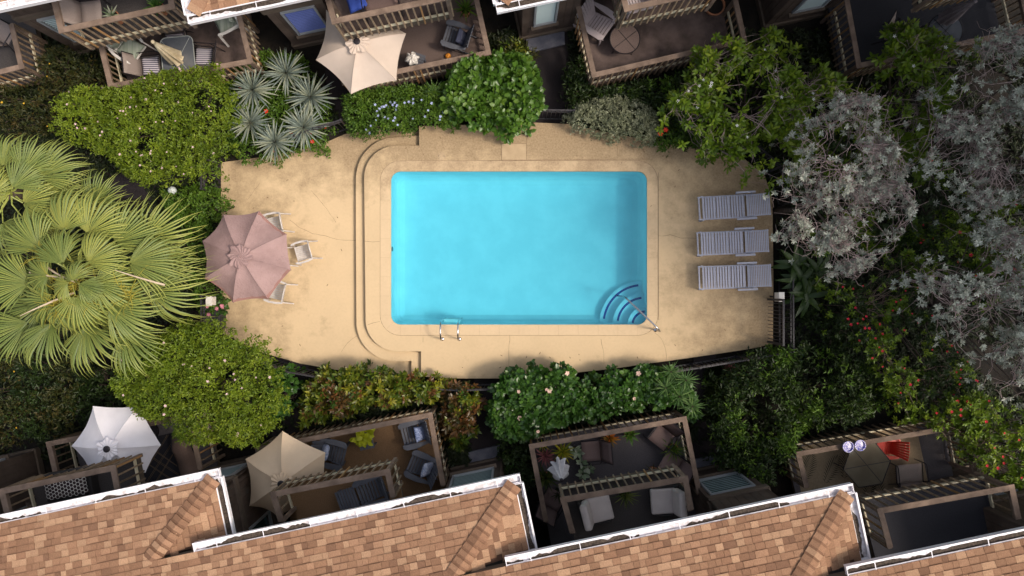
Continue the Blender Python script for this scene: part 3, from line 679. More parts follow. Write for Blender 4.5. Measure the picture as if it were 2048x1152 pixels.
# ------------------------------------------------------------------ timber decks and balconies
def line_hit(p, d, q, e):
    """p + t d hits line q + s e (2d)"""
    den = d.x * e.y - d.y * e.x; t = ((q.x - p.x) * e.y - (q.y - p.y) * e.x) / den; return p + d * t
PKM = {}
def deck(name, label, cat, px, ztop, zbot, zfloor, floor_mat, wall_line, group, spacing=0.175, lean=0.0, seed=0):
    rnd = random.Random(seed); W = [P(x, y, ztop) for x, y in px]; zfloor += seed * 0.0003
    q, e = wall_line
    if q is not None:
        W2 = [w_.copy() for w_ in W]
        if len(W) >= 3:
            bk = V * 2.28 * (1 if q.y > 0 else -1)
            for i, j in ((0, 1), (-1, -2)):
                d = (W[i] - W[j]).normalized(); hp = line_hit(W[j], d, q + bk, e); W2[i] = Vector((hp.x, hp.y, ztop))
        FLR = W2
    else: FLR = W
    c = sum(W, Vector()) / len(W); root = thing(name, label, cat, (c.x, c.y, 0), 0, group)
    floor = MB(); floor.prism([(p.x, p.y) for p in FLR], zfloor - 0.05, zfloor); 
    pts = [(p.x, p.y) for p in W]
    area = sum(pts[i][0] * pts[(i + 1) % len(pts)][1] - pts[(i + 1) % len(pts)][0] * pts[i][1] for i in range(len(pts)))
    floor.build('floor', floor_mat, root)
    mb = MB(); mb.prism([(c.x + (p.x - c.x) * .985, c.y + (p.y - c.y) * .985) for p in FLR], zfloor - 0.26, zfloor - 0.055); mb.build('joist_frame', SIDED, root)
    hgt = ztop - zbot
    key = round(hgt, 2)
    if key not in PKM:
        a_ = MB(); a_.box((0, 0, 0), (0.038, 0.034, hgt - 0.03)); PKM[key] = (a_.mesh('picket', PICK), a_.mesh('picket', PICKO))
    for i, (a, b) in enumerate(zip(W, W[1:])):
        d = b - a; L_ = d.length; u = d.normalized(); ang = math.atan2(u.y, u.x)
        inward = Vector((-u.y, u.x, 0));
        if (c - (a + b) / 2).dot(inward) < 0: inward = -inward
        # mitred cap: extend by half a width at corners
        e0 = 0.062 if i > 0 else 0; e1 = -0.062 if i < len(W) - 2 else 0
        mb = MB(); mb.bar(a - u * (0.068 if i > 0 else 0) + Vector((0, 0, -0.02 - 0.002 * (i % 2))), b + u * (0.068 if i < len(W) - 2 else 0) + Vector((0, 0, -0.02 - 0.002 * (i % 2))), 0.135, 0.04); mb.build('top_rail', WOOD, root)
        mb = MB(); zs_ = -hgt + (.26 if zfloor > 2 else .50); mb.bar(a - inward * .008 + Vector((0, 0, zs_)), b - inward * .008 + Vector((0, 0, zs_)), 0.036, 0.09); mb.build('bottom_rail', PALE, root)
        mb = MB(); mb.bar(a + inward * .03 + Vector((0, 0, -0.09)), b + inward * .03 + Vector((0, 0, -.09)), 0.035, 0.085); mb.build('sub_rail', WOOD, root)
        n = max(2, int(round(L_ / spacing)))
        for k in range(n + 1):
            if k == n and i < len(W) - 2: continue
            t = L_ * k / n
            M = Matrix.Translation(a + u * t - inward * 0.045 + Vector((0, 0, -0.035 - (hgt - .03) / 2))) @ Matrix.Rotation(ang + rnd.uniform(-.05, .05), 4, 'Z') @ Matrix.Rotation(rnd.uniform(-.012, .012), 4, 'Y')
            inst('picket', PKM[key][1 if rnd.random() < 0.13 else 0], root, M)
        npst = max(1, int(L_ / 1.9))
        for k in range(npst + (1 if i == len(W) - 2 else 0)):
            p = a + u * (L_ * k / npst) + inward * 0.02
            mb = MB(); zlo = 0.0 if zfloor < 1 else zfloor - .3
            mb.box((p.x, p.y, (zlo + ztop - 0.05) / 2), (0.085, 0.085, ztop - 0.05 - zlo), rz=ang); mb.build('post', WOOD, root)
    return root
FL = {k: mat('floor_' + k, a, b, scale=s, rough=.9, bump=.3, bscale=80) for k, a, b, s in (
    ('purple_brown', (0.07, 0.05, 0.045), (0.15, 0.108, 0.096), 2.0), ('herring', (0.115, 0.082, 0.072), (0.175, 0.125, 0.11), 60), ('rust', (0.17, 0.095, 0.046), (0.23, 0.135, 0.068), 40),
    ('charcoal', (0.078, 0.070, 0.077), (0.12, 0.108, 0.117), 50), ('dark', (0.05, 0.043, 0.042), (0.075, 0.066, 0.064), 40), ('black', (0.02, 0.02, 0.026), (0.035, 0.035, 0.045), 70))}
ZLT, ZLB, ZLF = 1.65, 0.42, 0.58
ZUT, ZUB, ZUF = 4.05, 2.85, 3.02
G1, G2 = 'ground level decks with picket rails', 'upper balconies with picket rails'
wt = lambda k: (Lk[k], U); wb = lambda k: (Rk[k], U)
Dk = {}
Dk['A'] = deck('garden_deck', 'cut off ground deck at the top left edge beside the orange flowers', 'deck', [(-170, 98), (-150, 180), (42, 133), (22, 48)], ZLT, ZLB, ZLF, FL['dark'], (Vector((-13.6, 7.9, 0)), U), G1, seed=1)
Dk['B'] = deck('upper_balcony', 'upper balcony at top left above the striped cushion chairs', 'balcony', [(106, -5), (122, 60), (344, 12), (332, -40)], ZUT, ZUB, ZUF, FL['dark'], wt(0), G2, seed=2)
Dk['C'] = deck('garden_deck', 'top left ground deck with the glass table and striped chairs', 'deck', [(200, 86), (221, 172), (500, 122), (475, 20)], ZLT, ZLB, ZLF, FL['purple_brown'], wt(0), G1, seed=3)
Dk['D'] = deck('upper_balcony', 'upper balcony over the top cream umbrella with blue cushions', 'balcony', [(655, -5), (668, 42), (895, -6), (885, -45)], ZUT, ZUB, ZUF, FL['purple_brown'], wt(1), G2, seed=4)
Dk['E'] = deck('garden_deck', 'top ground deck under the cream umbrella with a grey slatted armchair', 'deck', [(665, 70), (688, 165), (977, 105), (953, 0)], ZLT, ZLB, ZLF, FL['herring'], wt(1), G1, seed=5)
Dk['F'] = deck('upper_balcony', 'upper balcony above the pale slatted armchair at top middle right', 'balcony', [(1246, -10), (1253, 17), (1443, -24), (1440, -45)], ZUT, ZUB, ZUF, FL['purple_brown'], wt(2), G2, seed=6)
Dk['G'] = deck('garden_deck', 'top ground deck with the pale slatted armchair and small round glass table', 'deck', [(1156, 8), (1188, 150), (1489, 80), (1471, 0)], ZLT, ZLB, ZLF, FL['purple_brown'], wt(2), G1, seed=7)
Dk['H'] = deck('garden_deck', 'dark ground deck at top right with a white painted rail corner', 'deck', [(1694, 0), (1718, 131), (2060, 58), (2040, -30)], ZLT, ZLB, ZLF, FL['black'], wt(3), G1, seed=8)
Dk['I'] = deck('upper_balcony', 'upper balcony corner at the top right edge above the closed grey umbrella', 'balcony', [(1880, -60), (1888, -20), (2110, -66)], ZUT, ZUB, ZUF, FL['black'], (None, None), G2, seed=9)
Dk['J'] = deck('garden_deck', 'bottom left ground deck under the white umbrella', 'deck', [(114, 960), (97, 888), (378, 832), (400, 938)], ZLT, 0.22, ZLF, FL['charcoal'], wb(1), G1, spacing=0.2, seed=10)
Dk['K'] = deck('upper_balcony', 'bottom left upper balcony with the honeycomb cushion', 'balcony', [(20, 1050), (3, 983), (226, 936), (238, 1000)], ZUT, ZUB, ZUF, FL['dark'], wb(1), G2, spacing=0.2, seed=11)
Dk['L'] = deck('garden_deck', 'bottom rust brown ground deck with three grey chairs and blue pillows', 'deck', [(530, 960), (515, 899), (860, 830), (886, 971)], ZLT, 0.22, ZLF, FL['rust'], wb(2), G1, spacing=0.2, seed=12)
Dk['M'] = deck('upper_balcony', 'upper balcony beside the beige umbrella holding a grey slatted chair', 'balcony', [(562, 1043), (546, 989), (775, 944), (786, 994)], ZUT, ZUB, ZUF, FL['rust'], wb(2), G2, spacing=0.2, seed=13)
Dk['N'] = deck('garden_deck', 'bottom ground deck full of potted bromeliads and brown sling chairs', 'deck', [(1092, 1043), (1063, 893), (1369, 838), (1399, 987)], ZLT, 0.22, ZLF, FL['charcoal'], wb(3), G1, spacing=0.19, seed=14)
Dk['O'] = deck('upper_balcony', 'upper balcony with two white cushioned armchairs', 'balcony', [(1145, 1065), (1127, 1000), (1371, 958), (1382, 1020)], ZUT, ZUB, ZUF, FL['dark'], wb(3), G2, spacing=0.2, seed=15)
Dk['Pd'] = deck('garden_deck', 'bottom right ground deck with the palm print rug and red chair', 'deck', [(1614, 975), (1597, 908), (1932, 851), (1950, 945)], ZLT, 0.22, ZLF, FL['charcoal'], wb(4), G1, spacing=0.235, seed=16)
Dk['Q'] = deck('upper_balcony', 'empty dark floored upper balcony at bottom right', 'balcony', [(1781, 1096), (1761, 1022), (2024, 975), (2040, 1049)], ZUT, ZUB, ZUF, FL['black'], wb(4), G2, spacing=0.235, seed=17)
# ------------------------------------------------------------------ umbrellas
CREAM = canvas('cream_canvas', (0.66, 0.545, 0.46)); BEIGE = canvas('beige_canvas', (0.76, 0.59, 0.42)); WHITEC = canvas('white_canvas', (0.88, 0.85, 0.90))
PINK = mat('mauve_canvas', (0.315, 0.21, 0.20), (0.385, 0.262, 0.25), scale=2.2, rough=0.9, bump=0.9, bscale=22, trans=0.10, spec=0.15)
PINKD = mat('mauve_worn', (0.25, 0.13, 0.11), (0.30, 0.165, 0.14), scale=9, rough=0.95)
DARKM = mat('dark_bronze', (0.03, 0.025, 0.03), rough=0.4, metal=0.3)
def umbrella(label, px, hub, zr, zh, zfloor, m, hubdisc=True, sag=0.10, wear=None, group='open patio umbrellas', vent=True, pole=True):
    hp = P(*hub, zh); root = thing('patio_umbrella', label, 'umbrella', (hp.x, hp.y, zfloor), 0, group)
    rim = [P(x, y, zr) for x, y in px]; n = len(rim); K, RR = 8, 10
    cano = []
    for i in range(n):
        a, b = rim[i], rim[(i + 1) % n]; mb = MB(); grid = []
        for r in range(RR + 1):
            t = r / RR; row = []
            for k in range(K + 1):
                s = k / K; bul = 4 * s * (1 - s)
                ra = hp.lerp(a, t); rb = hp.lerp(b, t); p = ra.lerp(rb, s)
                p.z += 0.10 * math.sin(math.pi * t) * (1 - 0.2 * bul)             # taut crown
                p.z -= 0.07 * bul * t                                          # panels sink between the ribs
                inward = (Vector((hp.x, hp.y, 0)) - Vector((p.x, p.y, 0)))
                p += inward * sag * bul * t * t * 0.55
                p.z += 0.006 * math.sin(17 * s + 9 * t + i) * t
                row.append(p)
            grid.append(row)
        for r in range(RR):
            for k in range(K):
                q = [grid[r][k], grid[r + 1][k], grid[r + 1][k + 1], grid[r][k + 1]]
                mb.poly(q if r else [q[0], q[1], q[2]])
        pn = mb.build('canopy_panel', m, root, smooth=True)
        if wear and i in wear:
            mb = MB()
            for k in range(K):
                f = [0.93 - 0.10 * math.sin(math.pi * (k + j) / K) for j in (0, 1)]
                A_ = [grid[RR][k], grid[RR][k + 1]]
                B_ = [grid[RR][k].lerp(grid[0][0], 1 - f[0]), grid[RR][k + 1].lerp(grid[0][0], 1 - f[1])]
                mb.poly([A_[0] + Vector((0, 0, .012)), A_[1] + Vector((0, 0, .012)), B_[1] + Vector((0, 0, .022)), B_[0] + Vector((0, 0, .022))])
            mb.build('worn_edge', PINKD, pn)
        m2 = MB(); m2.tube([hp + Vector((0, 0, -0.03)), hp.lerp(a, 0.5) + Vector((0, 0, 0.06)), a - Vector((0, 0, 0.02))], 0.011, 5); m2.build('rib', DARKM, root)
        m2 = MB(); m2.tube([hp.lerp(a, t) + Vector((0, 0, 0.10 * math.sin(math.pi * t) + 0.004)) for t in np.linspace(0.1, 1, 9)], 0.006, 5); m2.build('seam', m, root)
    if vent:
        N_ = 72; mb = MB(); rings_ = []
        rv = 0.22 * (sum((r_ - hp).length for r_ in rim) / n)
        rr = random.Random(int(hub[0]))
        ph = rr.uniform(0, 6)
        for j in range(9):
            t = j / 8; ring = []
            for k in range(N_):
                aa = 2 * math.pi * k / N_; tw = aa + (0.9 * t if wear else 0.0)
                rad = rv * t * (1 + 0.13 * math.sin(n * aa + ph) * t + 0.06 * math.sin(3 * aa + 1 + ph))
                z = hp.z + 0.11 - 0.03 * t + (0.028 if wear else 0.020) * math.sin(16 * aa + (5 * t if wear else 0) + 1.1 * math.sin(3 * aa)) * t
                ring.append(Vector((hp.x + rad * math.cos(tw), hp.y + rad * math.sin(tw), z)))
            rings_.append(ring)
        for j in range(8):
            for k in range(N_): mb.poly([rings_[j][k], rings_[j + 1][k], rings_[j + 1][(k + 1) % N_], rings_[j][(k + 1) % N_]])
        mb.build('vent_flap', m, root, smooth=True)
    if hubdisc: mb = MB(); mb.lathe([(0.085, 0), (0.085, 0.03), (0.06, 0.05), (0.02, 0.055)], hp + Vector((0, 0, 0.12)), 18); mb.build('finial', DARKM, root, smooth=False)
    else: mb = MB(); mb.lathe([(0.04, 0), (0.035, 0.05)], hp + Vector((0, 0, 0.1)), 10); mb.build('finial', m, root)
    if pole:
        mb = MB(); mb.tube([(hp.x, hp.y, zfloor + 0.02), (hp.x, hp.y, zh + 0.05)], 0.019, 8); mb.build('pole', DARKM, root)
        mb = MB(); mb.lathe([(0.24, 0), (0.22, 0.05), (0.05, 0.08), (0.03, 0.2)], (hp.x, hp.y, zfloor), 20); mb.build('base', DARKM, root)
    return root
umbrella('faded mauve patio umbrella with eight panels on the left of the pool', [(447, 429), (518, 422), (573, 468), (582, 540), (537, 598), (466, 605), (409, 557), (405, 482)][::-1], (482, 513), 2.15, 2.62, 0, PINK, False, 0.08, wear=(1, 2, 3, 5))
umbrella('large cream umbrella partly tucked under the balcony at the top', [(652, 20), (632, 120), (702, 188), (793, 161), (812, 67), (735, 2)], (716, 86), 2.25, 2.62, ZLF, CREAM, True, 0.13)
umbrella('white umbrella at bottom left beneath the small balcony rail', [(186, 812), (143, 892), (185, 962), (291, 945), (322, 890), (277, 812)], (219, 896), 2.3, 2.68, ZLF, WHITEC, True, 0.10)
umbrella('beige umbrella over the rust brown deck at bottom', [(565, 862), (491, 918), (499, 1012), (556, 1034), (650, 988), (651, 905)], (565, 965), 2.3, 2.72, ZLF, BEIGE, True, 0.10)
def closed_umbrella(label, top, bot, zt, zb, zfloor, m, seed, spread=0.15):
    rr = random.Random(seed); a = P(*top, zt); b = P(*bot, zb); root = thing('closed_umbrella', label, 'umbrella', (b.x, b.y, zfloor), 0, 'folded patio umbrellas')
    N_ = 40; mb = MB(); rg = []
    for j in range(14):
        t = j / 13; c = a.lerp(b, t); ring = []; rad = 0.03 + spread * (t ** 0.8)
        for k in range(N_):
            aa = 2 * math.pi * k / N_; r = rad * (1 + 0.38 * math.sin(8 * aa + 0.5 * math.sin(3 * t)) * min(1, t * 2) + 0.1 * math.sin(3 * aa + 4 * t))
            ring.append(c + Vector((r * math.cos(aa), r * math.sin(aa), 0.09 * math.sin(8 * aa) * (1 if j == 13 else 0))))
        rg.append(ring)
    for j in range(13):
        for k in range(N_): mb.poly([rg[j][k], rg[j + 1][k], rg[j + 1][(k + 1) % N_], rg[j][(k + 1) % N_]])
    mb.poly(rg[0][::-1]); mb.poly(rg[-1]); mb.build('folded_canopy', m, root, smooth=True)
    mb = MB(); mb.lathe([(0.05, 0), (0.045, .03), (0.02, 0.05)], a, 12); mb.build('finial', DARKM if seed == 3 else m, root)
    mb = MB(); mb.tube([(b.x, b.y, zfloor), b + Vector((0, 0, .1))], 0.019, 8); mb.build('pole', DARKM, root); return root
closed_umbrella('folded cream umbrella rising through the glass table on the top left deck', (306, 84), (354, 118), 2.75, 1.35, ZLF, mat('folded_cream', (0.56, 0.46, 0.30), (0.72, 0.62, 0.44), scale=5, rough=.9), 1)
closed_umbrella('folded grey umbrella on the dark deck in the top right corner', (1950, 3), (1888, 38), 2.75, 1.35, ZLF, mat('folded_grey', (0.22, 0.18, 0.19), (0.32, 0.27, 0.28), scale=5, rough=.9), 2)
closed_umbrella('folded white umbrella among the bromeliads on the lower deck', (1123, 960), (1118, 934), 2.6, 1.5, ZLF, mat('folded_white', (0.62, 0.6, 0.62), (0.78, 0.76, 0.78), scale=5, rough=.9), 3, 0.2)

# ------------------------------------------------------------------ furniture
GREYW = mat('grey_slats', (0.085, 0.09, 0.11), (0.125, 0.13, 0.155), scale=3, rough=0.6); PALEW = mat('pale_lilac_slats', (0.40, 0.34, 0.35), (0.50, 0.43, 0.44), scale=3, rough=0.6)
REDP = mat('red_plastic', (0.62, 0.035, 0.02), (0.70, 0.05, 0.03), scale=3, rough=0.4); WHITEPL = mat('white_plastic', (0.66, 0.62, 0.58), (0.76, 0.73, 0.69), scale=4, rough=0.4)
SLING = mat('brown_sling', (0.15, 0.10, 0.092), (0.19, 0.13, 0.12), scale=60, rough=0.8); TAUPE = mat('taupe_sling', (0.26, 0.21, 0.19), (0.32, 0.26, 0.235), scale=60, rough=0.8)
WEATH = mat('weathered_white_slats', (0.50, 0.46, 0.44), (0.64, 0.60, 0.57), scale=7, rough=0.7)
WICKER = mat('black_wicker', (0.015, 0.013, 0.014), (0.035, 0.03, 0.03), scale=90, rough=0.7); CUSH = mat('pale_cushion', (0.52, 0.46, 0.44), (0.60, 0.54, 0.51), scale=3, rough=0.9, bump=.2)
CUSHB = mat('blue_cushion', (0.03, 0.07, 0.35), (0.05, 0.10, 0.45), scale=3, rough=0.9); GREENC = mat('green_stripe_cushion', (0.22, 0.26, 0.20), (0.42, 0.45, 0.38), scale=9, rough=.9, stretch=(1, .05, 1))
TGLASS = mat('table_glass', (0.10, 0.11, 0.13), (0.16, 0.17, 0.19), scale=1.5, rough=0.12, spec=0.7); TERRA = mat('terracotta', (0.33, 0.13, 0.06), (0.40, 0.17, 0.09), scale=8, rough=.8)
STRIPE = bpy.data.materials.new('blue_white_stripe'); STRIPE.use_nodes = True
def _stripe(m, ca, cb, sc):
    N, L = m.node_tree.nodes, m.node_tree.links; b = N['Principled BSDF']; b.inputs['Roughness'].default_value = .9; tc = N.new('ShaderNodeTexCoord')
    wv = N.new('ShaderNodeTexWave'); wv.inputs['Scale'].default_value = sc; wv.bands_direction = 'Y'; wv.inputs['Distortion'].default_value = 0.6; L.new(tc.outputs['Object'], wv.inputs[0])
    r = N.new('ShaderNodeValToRGB'); r.color_ramp.elements[0].color = (*ca, 1); r.color_ramp.elements[1].color = (*cb, 1); r.color_ramp.elements[0].position = .35; r.color_ramp.elements[1].position = .6; L.new(wv.outputs[0], r.inputs[0]); L.new(r.outputs[0], b.inputs['Base Color'])
_stripe(STRIPE, (0.09, 0.08, 0.13), (0.60, 0.56, 0.60), 5.5)
def pattern_fabric(name, ca, cb, sc):
    m = bpy.data.materials.new(name); m.use_nodes = True; N, L = m.node_tree.nodes, m.node_tree.links; b = N['Principled BSDF']; b.inputs['Roughness'].default_value = .9; tc = N.new('ShaderNodeTexCoord')
    vo = N.new('ShaderNodeTexVoronoi'); vo.feature = 'DISTANCE_TO_EDGE'; vo.inputs['Scale'].default_value = sc; L.new(tc.outputs['Object'], vo.inputs[0])
    r = N.new('ShaderNodeValToRGB'); r.color_ramp.elements[0].color = (*ca, 1); r.color_ramp.elements[1].color = (*cb, 1); r.color_ramp.elements[0].position = .1; r.color_ramp.elements[1].position = .2; L.new(vo.outputs[0], r.inputs[0]); L.new(r.outputs[0], b.inputs['Base Color']); return m
PILB = pattern_fabric('blue_pattern_pillow', (0.35, 0.42, 0.62), (0.08, 0.12, 0.30), 22); PILW = pattern_fabric('white_pattern_pillow', (0.30, 0.36, 0.52), (0.55, 0.57, 0.66), 20); PILG = mat('dark_blue_pillow', (0.03, 0.035, 0.07), (0.09, 0.10, 0.15), scale=14, rough=.9, stretch=(1, .1, 1))
def pillow(mb, w, h, t, M, n=8):
    g = [[], []]
    for s in (0, 1):
        for i in range(n + 1):
            row = []
            for j in range(n + 1):
                x, y = i / n * 2 - 1, j / n * 2 - 1; e = max(0, (1 - x ** 4) * (1 - y ** 4)) ** 0.5
                pin = 1 - 0.07 * (1 - abs(x)) * abs(y) ** 2 - 0.07 * (1 - abs(y)) * abs(x) ** 2
                row.append(M @ Vector((x * w / 2 * pin, y * h / 2 * pin, (1 if s else -1) * t / 2 * e)))
            g[s].append(row)
    for s in (0, 1):
        for i in range(n):
            for j in range(n):
                q = [g[s][i][j], g[s][i + 1][j], g[s][i + 1][j + 1], g[s][i][j + 1]]; mb.poly(q if s else q[::-1])
Tr, Ro = Matrix.Translation, Matrix.Rotation
# slatted armchair, faces +X
def slat_chair(name, label, m, pil=None, loc=(0, 0, 0), rz=0, scale=1.0, group='slatted armchairs with fanned backs'):
    r = thing(name, label, 'chair', loc, rz, group)
    T = WM[r.name] @ Matrix.Scale(scale, 4)
    for i in range(7):
        x = 0.33 - i * 0.082; z = 0.40 - i * 0.022; mb = MB(); mb.box((x, 0, z), (0.068, 0.52, 0.02), Ro(R(-14), 3, 'Y')); mb.build('seat_slat', m, r, T, bevel=.004)
    for i in range(7):
        a = (i - 3) * 0.075; hgt = 0.92 + 0.10 * math.cos(a * 4) - 0.02
        p0 = Vector((-0.20, a * 0.85, 0.27)); p1 = Vector((-0.48, a * 1.35, hgt)); mb = MB(); mb.bar(p0, p1, 0.074, 0.02, (1, 0, 0.3)); mb.build('back_slat', m, r, T, bevel=.004)
    for s in (-1, 1):
        mb = MB(); pts = [(0.38, 0.33), (0.38, 0.24), (-0.36, 0.27), (-0.36, 0.34), (0.0, 0.41), (0.30, 0.40)]
        mb.prism([(x, s * y) for x, y in (pts if s < 0 else pts[::-1])][::-1] if s > 0 else [(x, s * y) for x, y in pts], 0.56, 0.58); mb.build('armrest', m, r, T, bevel=.005)
        mb = MB(); mb.bar((0.33, s * 0.28, 0), (0.31, s * 0.28, 0.56), 0.09, 0.025, (1, 0, 0)); mb.build('leg', m, r, T)
        mb = MB(); mb.bar((0.36, s * 0.27, 0.40), (-0.52, s * 0.27, 0.03), 0.025, 0.11, (0, 0, 1)); mb.build('side_rail', m, r, T)
    for z, x, wd in ((0.57, -0.36, 0.68), (0.80, -0.44, 0.62)):
        mb = MB(); mb.box((x, 0, z - 0.02), (0.05, wd, 0.04)); mb.build('back_rail', m, r, T)
    if pil:
        o = thing('pillow', pil[1], 'pillow', T @ Vector((-0.14, 0, 0.42)), 0, 'scatter pillows on the slatted chairs')
        mb = MB(); pillow(mb, 0.44, 0.44, 0.16, T @ Tr((-0.17, pil[2], 0.56)) @ Ro(R(-62), 4, 'Y') @ Ro(R(pil[3]), 4, 'Z')); mb.build('pillow_cover', pil[0], o, smooth=True)
    return r
def at(px, py, zf, zr=0.45): p = P(px, py, zf + zr); return Vector((p.x, p.y, zf))
slat_chair('slatted_chair', 'grey slatted armchair with a dark striped pillow on the deck of the cream umbrella', GREYW, (PILG, 'dark striped pillow on the grey chair on the cream umbrella deck', 0, 0), at(912, 72, ZLF, .5), R(163), .95)
slat_chair('slatted_chair', 'pale lilac slatted armchair on the top deck beside the round glass table', PALEW, None, at(1195, 44, ZLF, .5), R(-35), 1.08)
slat_chair('slatted_chair', 'grey slatted armchair half under the beige umbrella with a white pillow', GREYW, (PILW, 'white patterned pillow on the chair next to the beige umbrella', .02, 8), at(664, 906, ZLF, .45), R(-14), 1.02)
slat_chair('slatted_chair', 'grey slatted armchair with a deep blue pillow in the deck corner', GREYW, (PILB, 'deep blue patterned pillow in the upper corner chair of the rust deck', .02, -6), at(828, 868, ZLF, .5), R(194), .98)
slat_chair('slatted_chair', 'grey slatted armchair with a pale blue pillow below the deep blue one', GREYW, (PILW, 'pale blue patterned pillow on the lower right chair of the rust deck', -.02, 8), at(843, 934, ZLF, .5), R(157), 1.02)
slat_chair('slatted_chair', 'dark grey slatted armchair on the small upper balcony by the beige umbrella', GREYW, None, at(742, 982, ZUF, .45), R(200), 0.95)
slat_chair('slatted_chair', 'red slatted armchair on the palm print rug', REDP, None, at(1779, 897, ZLF, .45), R(176), .78)
slat_chair('slatted_chair', 'pale armchair mostly hidden under the balcony at top middle right', PALEW, None, at(1275, -8, ZUF, .5), R(200), .95)
# slatted footstool, side table with planter
def slat_table(label, m, loc, rz, w=0.45, d=0.45, h=0.42, n=6, cat='side table', name='side_table'):
    r = thing(name, label, cat, loc, rz); T = WM[r.name]
    for i in range(n):
        mb = MB(); mb.box((-d / 2 + d * (i + .5) / n, 0, h), (d / n - 0.012, w, 0.022)); mb.build('slat', m, r, T, bevel=.003)
    for x in (-1, 1):
        mb = MB(); mb.box((x * (d / 2 - .04), 0, h - .045), (0.025, w - .06, .06)); mb.build('apron', m, r, T)
        for y in (-1, 1): mb = MB(); mb.box((x * (d / 2 - .05), y * (w / 2 - .05), h / 2 - .01), (.06, .03, h - .02)); mb.build('leg', m, r, T)
    return r
slat_table('grey slatted footstool before the chair on the balcony by the beige umbrella', GREYW, at(694, 1000, ZUF, .4), R(20), .52, .5, .36, 7, 'footstool', 'footstool')
slat_table('grey slatted side table beneath the yellow green plant on the rust deck', GREYW, at(731, 878, ZLF, .45), R(12), .58, .42, .46, 5)
slat_table('small grey slatted side table holding the white frilly pot on the top deck', GREYW, at(833, 120, ZLF, .45), R(70), .42, .40, .46, 5)
# plastic / sling chairs, face +X
def sling_chair(label, fabric, frame, loc, rz, cushion=None, name='sling_chair', group='low backed sling patio chairs', w=0.56):
    r = thing(name, label, 'chair', loc, rz, group); T = WM[r.name]; h2 = w / 2
    def sheet(nm, prof, m):
        mb = MB(); n = 6
        for (a, b) in zip(prof, prof[1:]):
            for k in range(n):
                ya, yb = -h2 + w * k / n, -h2 + w * (k + 1) / n; s = lambda y: -0.03 * (1 - (y / h2) ** 2)
                mb.poly([(a[0], ya, a[1] + s(ya)), (b[0], ya, b[1] + s(ya)), (b[0], yb, b[1] + s(yb)), (a[0], yb, a[1] + s(yb))])
        o = mb.build(nm, m, r, T, smooth=True); so = o.modifiers.new('t', 'SOLIDIFY'); so.thickness = 0.012; return o
    sheet('seat', [(0.28, 0.44), (0.1, 0.42), (-0.1, 0.41), (-0.24, 0.42)], fabric)
    sheet('backrest', [(-0.24, 0.42), (-0.33, 0.62), (-0.43, 0.82), (-0.50, 0.95)], fabric)
    for s in (-1, 1):
        y = s * (h2 + 0.02)
        mb = MB(); mb.tube([(0.29, y, 0.44), (-0.24, y, 0.42), (-0.5, y, 0.96)], 0.014, 6); mb.build('side_frame', frame, r, T)
        mb = MB(); mb.tube([(0.30, y + s * .03, 0.0), (0.30, y + s * .03, 0.58), (0.24, y + s * .03, 0.63), (-0.2, y + s * .03, 0.64), (-0.34, y + s * .03, 0.62)], 0.014, 6); mb.build('arm', frame, r, T)
        mb = MB(); mb.tube([(-0.18, y + s * .03, 0.63), (-0.36, y + s * .03, 0.0)], 0.014, 6); mb.build('leg', frame, r, T)
    mb = MB(); mb.tube([(-0.5, -h2, 0.96), (-0.5, h2, 0.96)], 0.014, 6); mb.build('top_bar', frame, r, T)
    if cushion:
        c = thing('seat_cushion', cushion[1], 'cushion', T @ Vector((0.02, 0, 0.43)), 0, cushion[2])
        mb = MB(); pillow(mb, 0.50, w - .04, 0.09, T @ Tr((0.03, 0, 0.47))); mb.build('cushion_cover', cushion[0], c, T.inverted() @ T, smooth=True)
    return r
SG = 'striped seat cushions round the glass table'
sling_chair('taupe sling chair with striped cushion left of the glass table', TAUPE, DARKM, at(300, 132, ZLF, .45), R(6), (STRIPE, 'striped seat cushion at the left end of the glass table', SG))
sling_chair('taupe sling chair with striped cushion above the glass table', TAUPE, DARKM, at(352, 82, ZLF, .45), R(-82), (STRIPE, 'striped seat cushion above the glass table', SG))
sling_chair('taupe sling chair with striped cushion right of the glass table', TAUPE, DARKM, at(410, 114, ZLF, .45), R(176), (STRIPE, 'striped seat cushion at the right end of the glass table', SG))
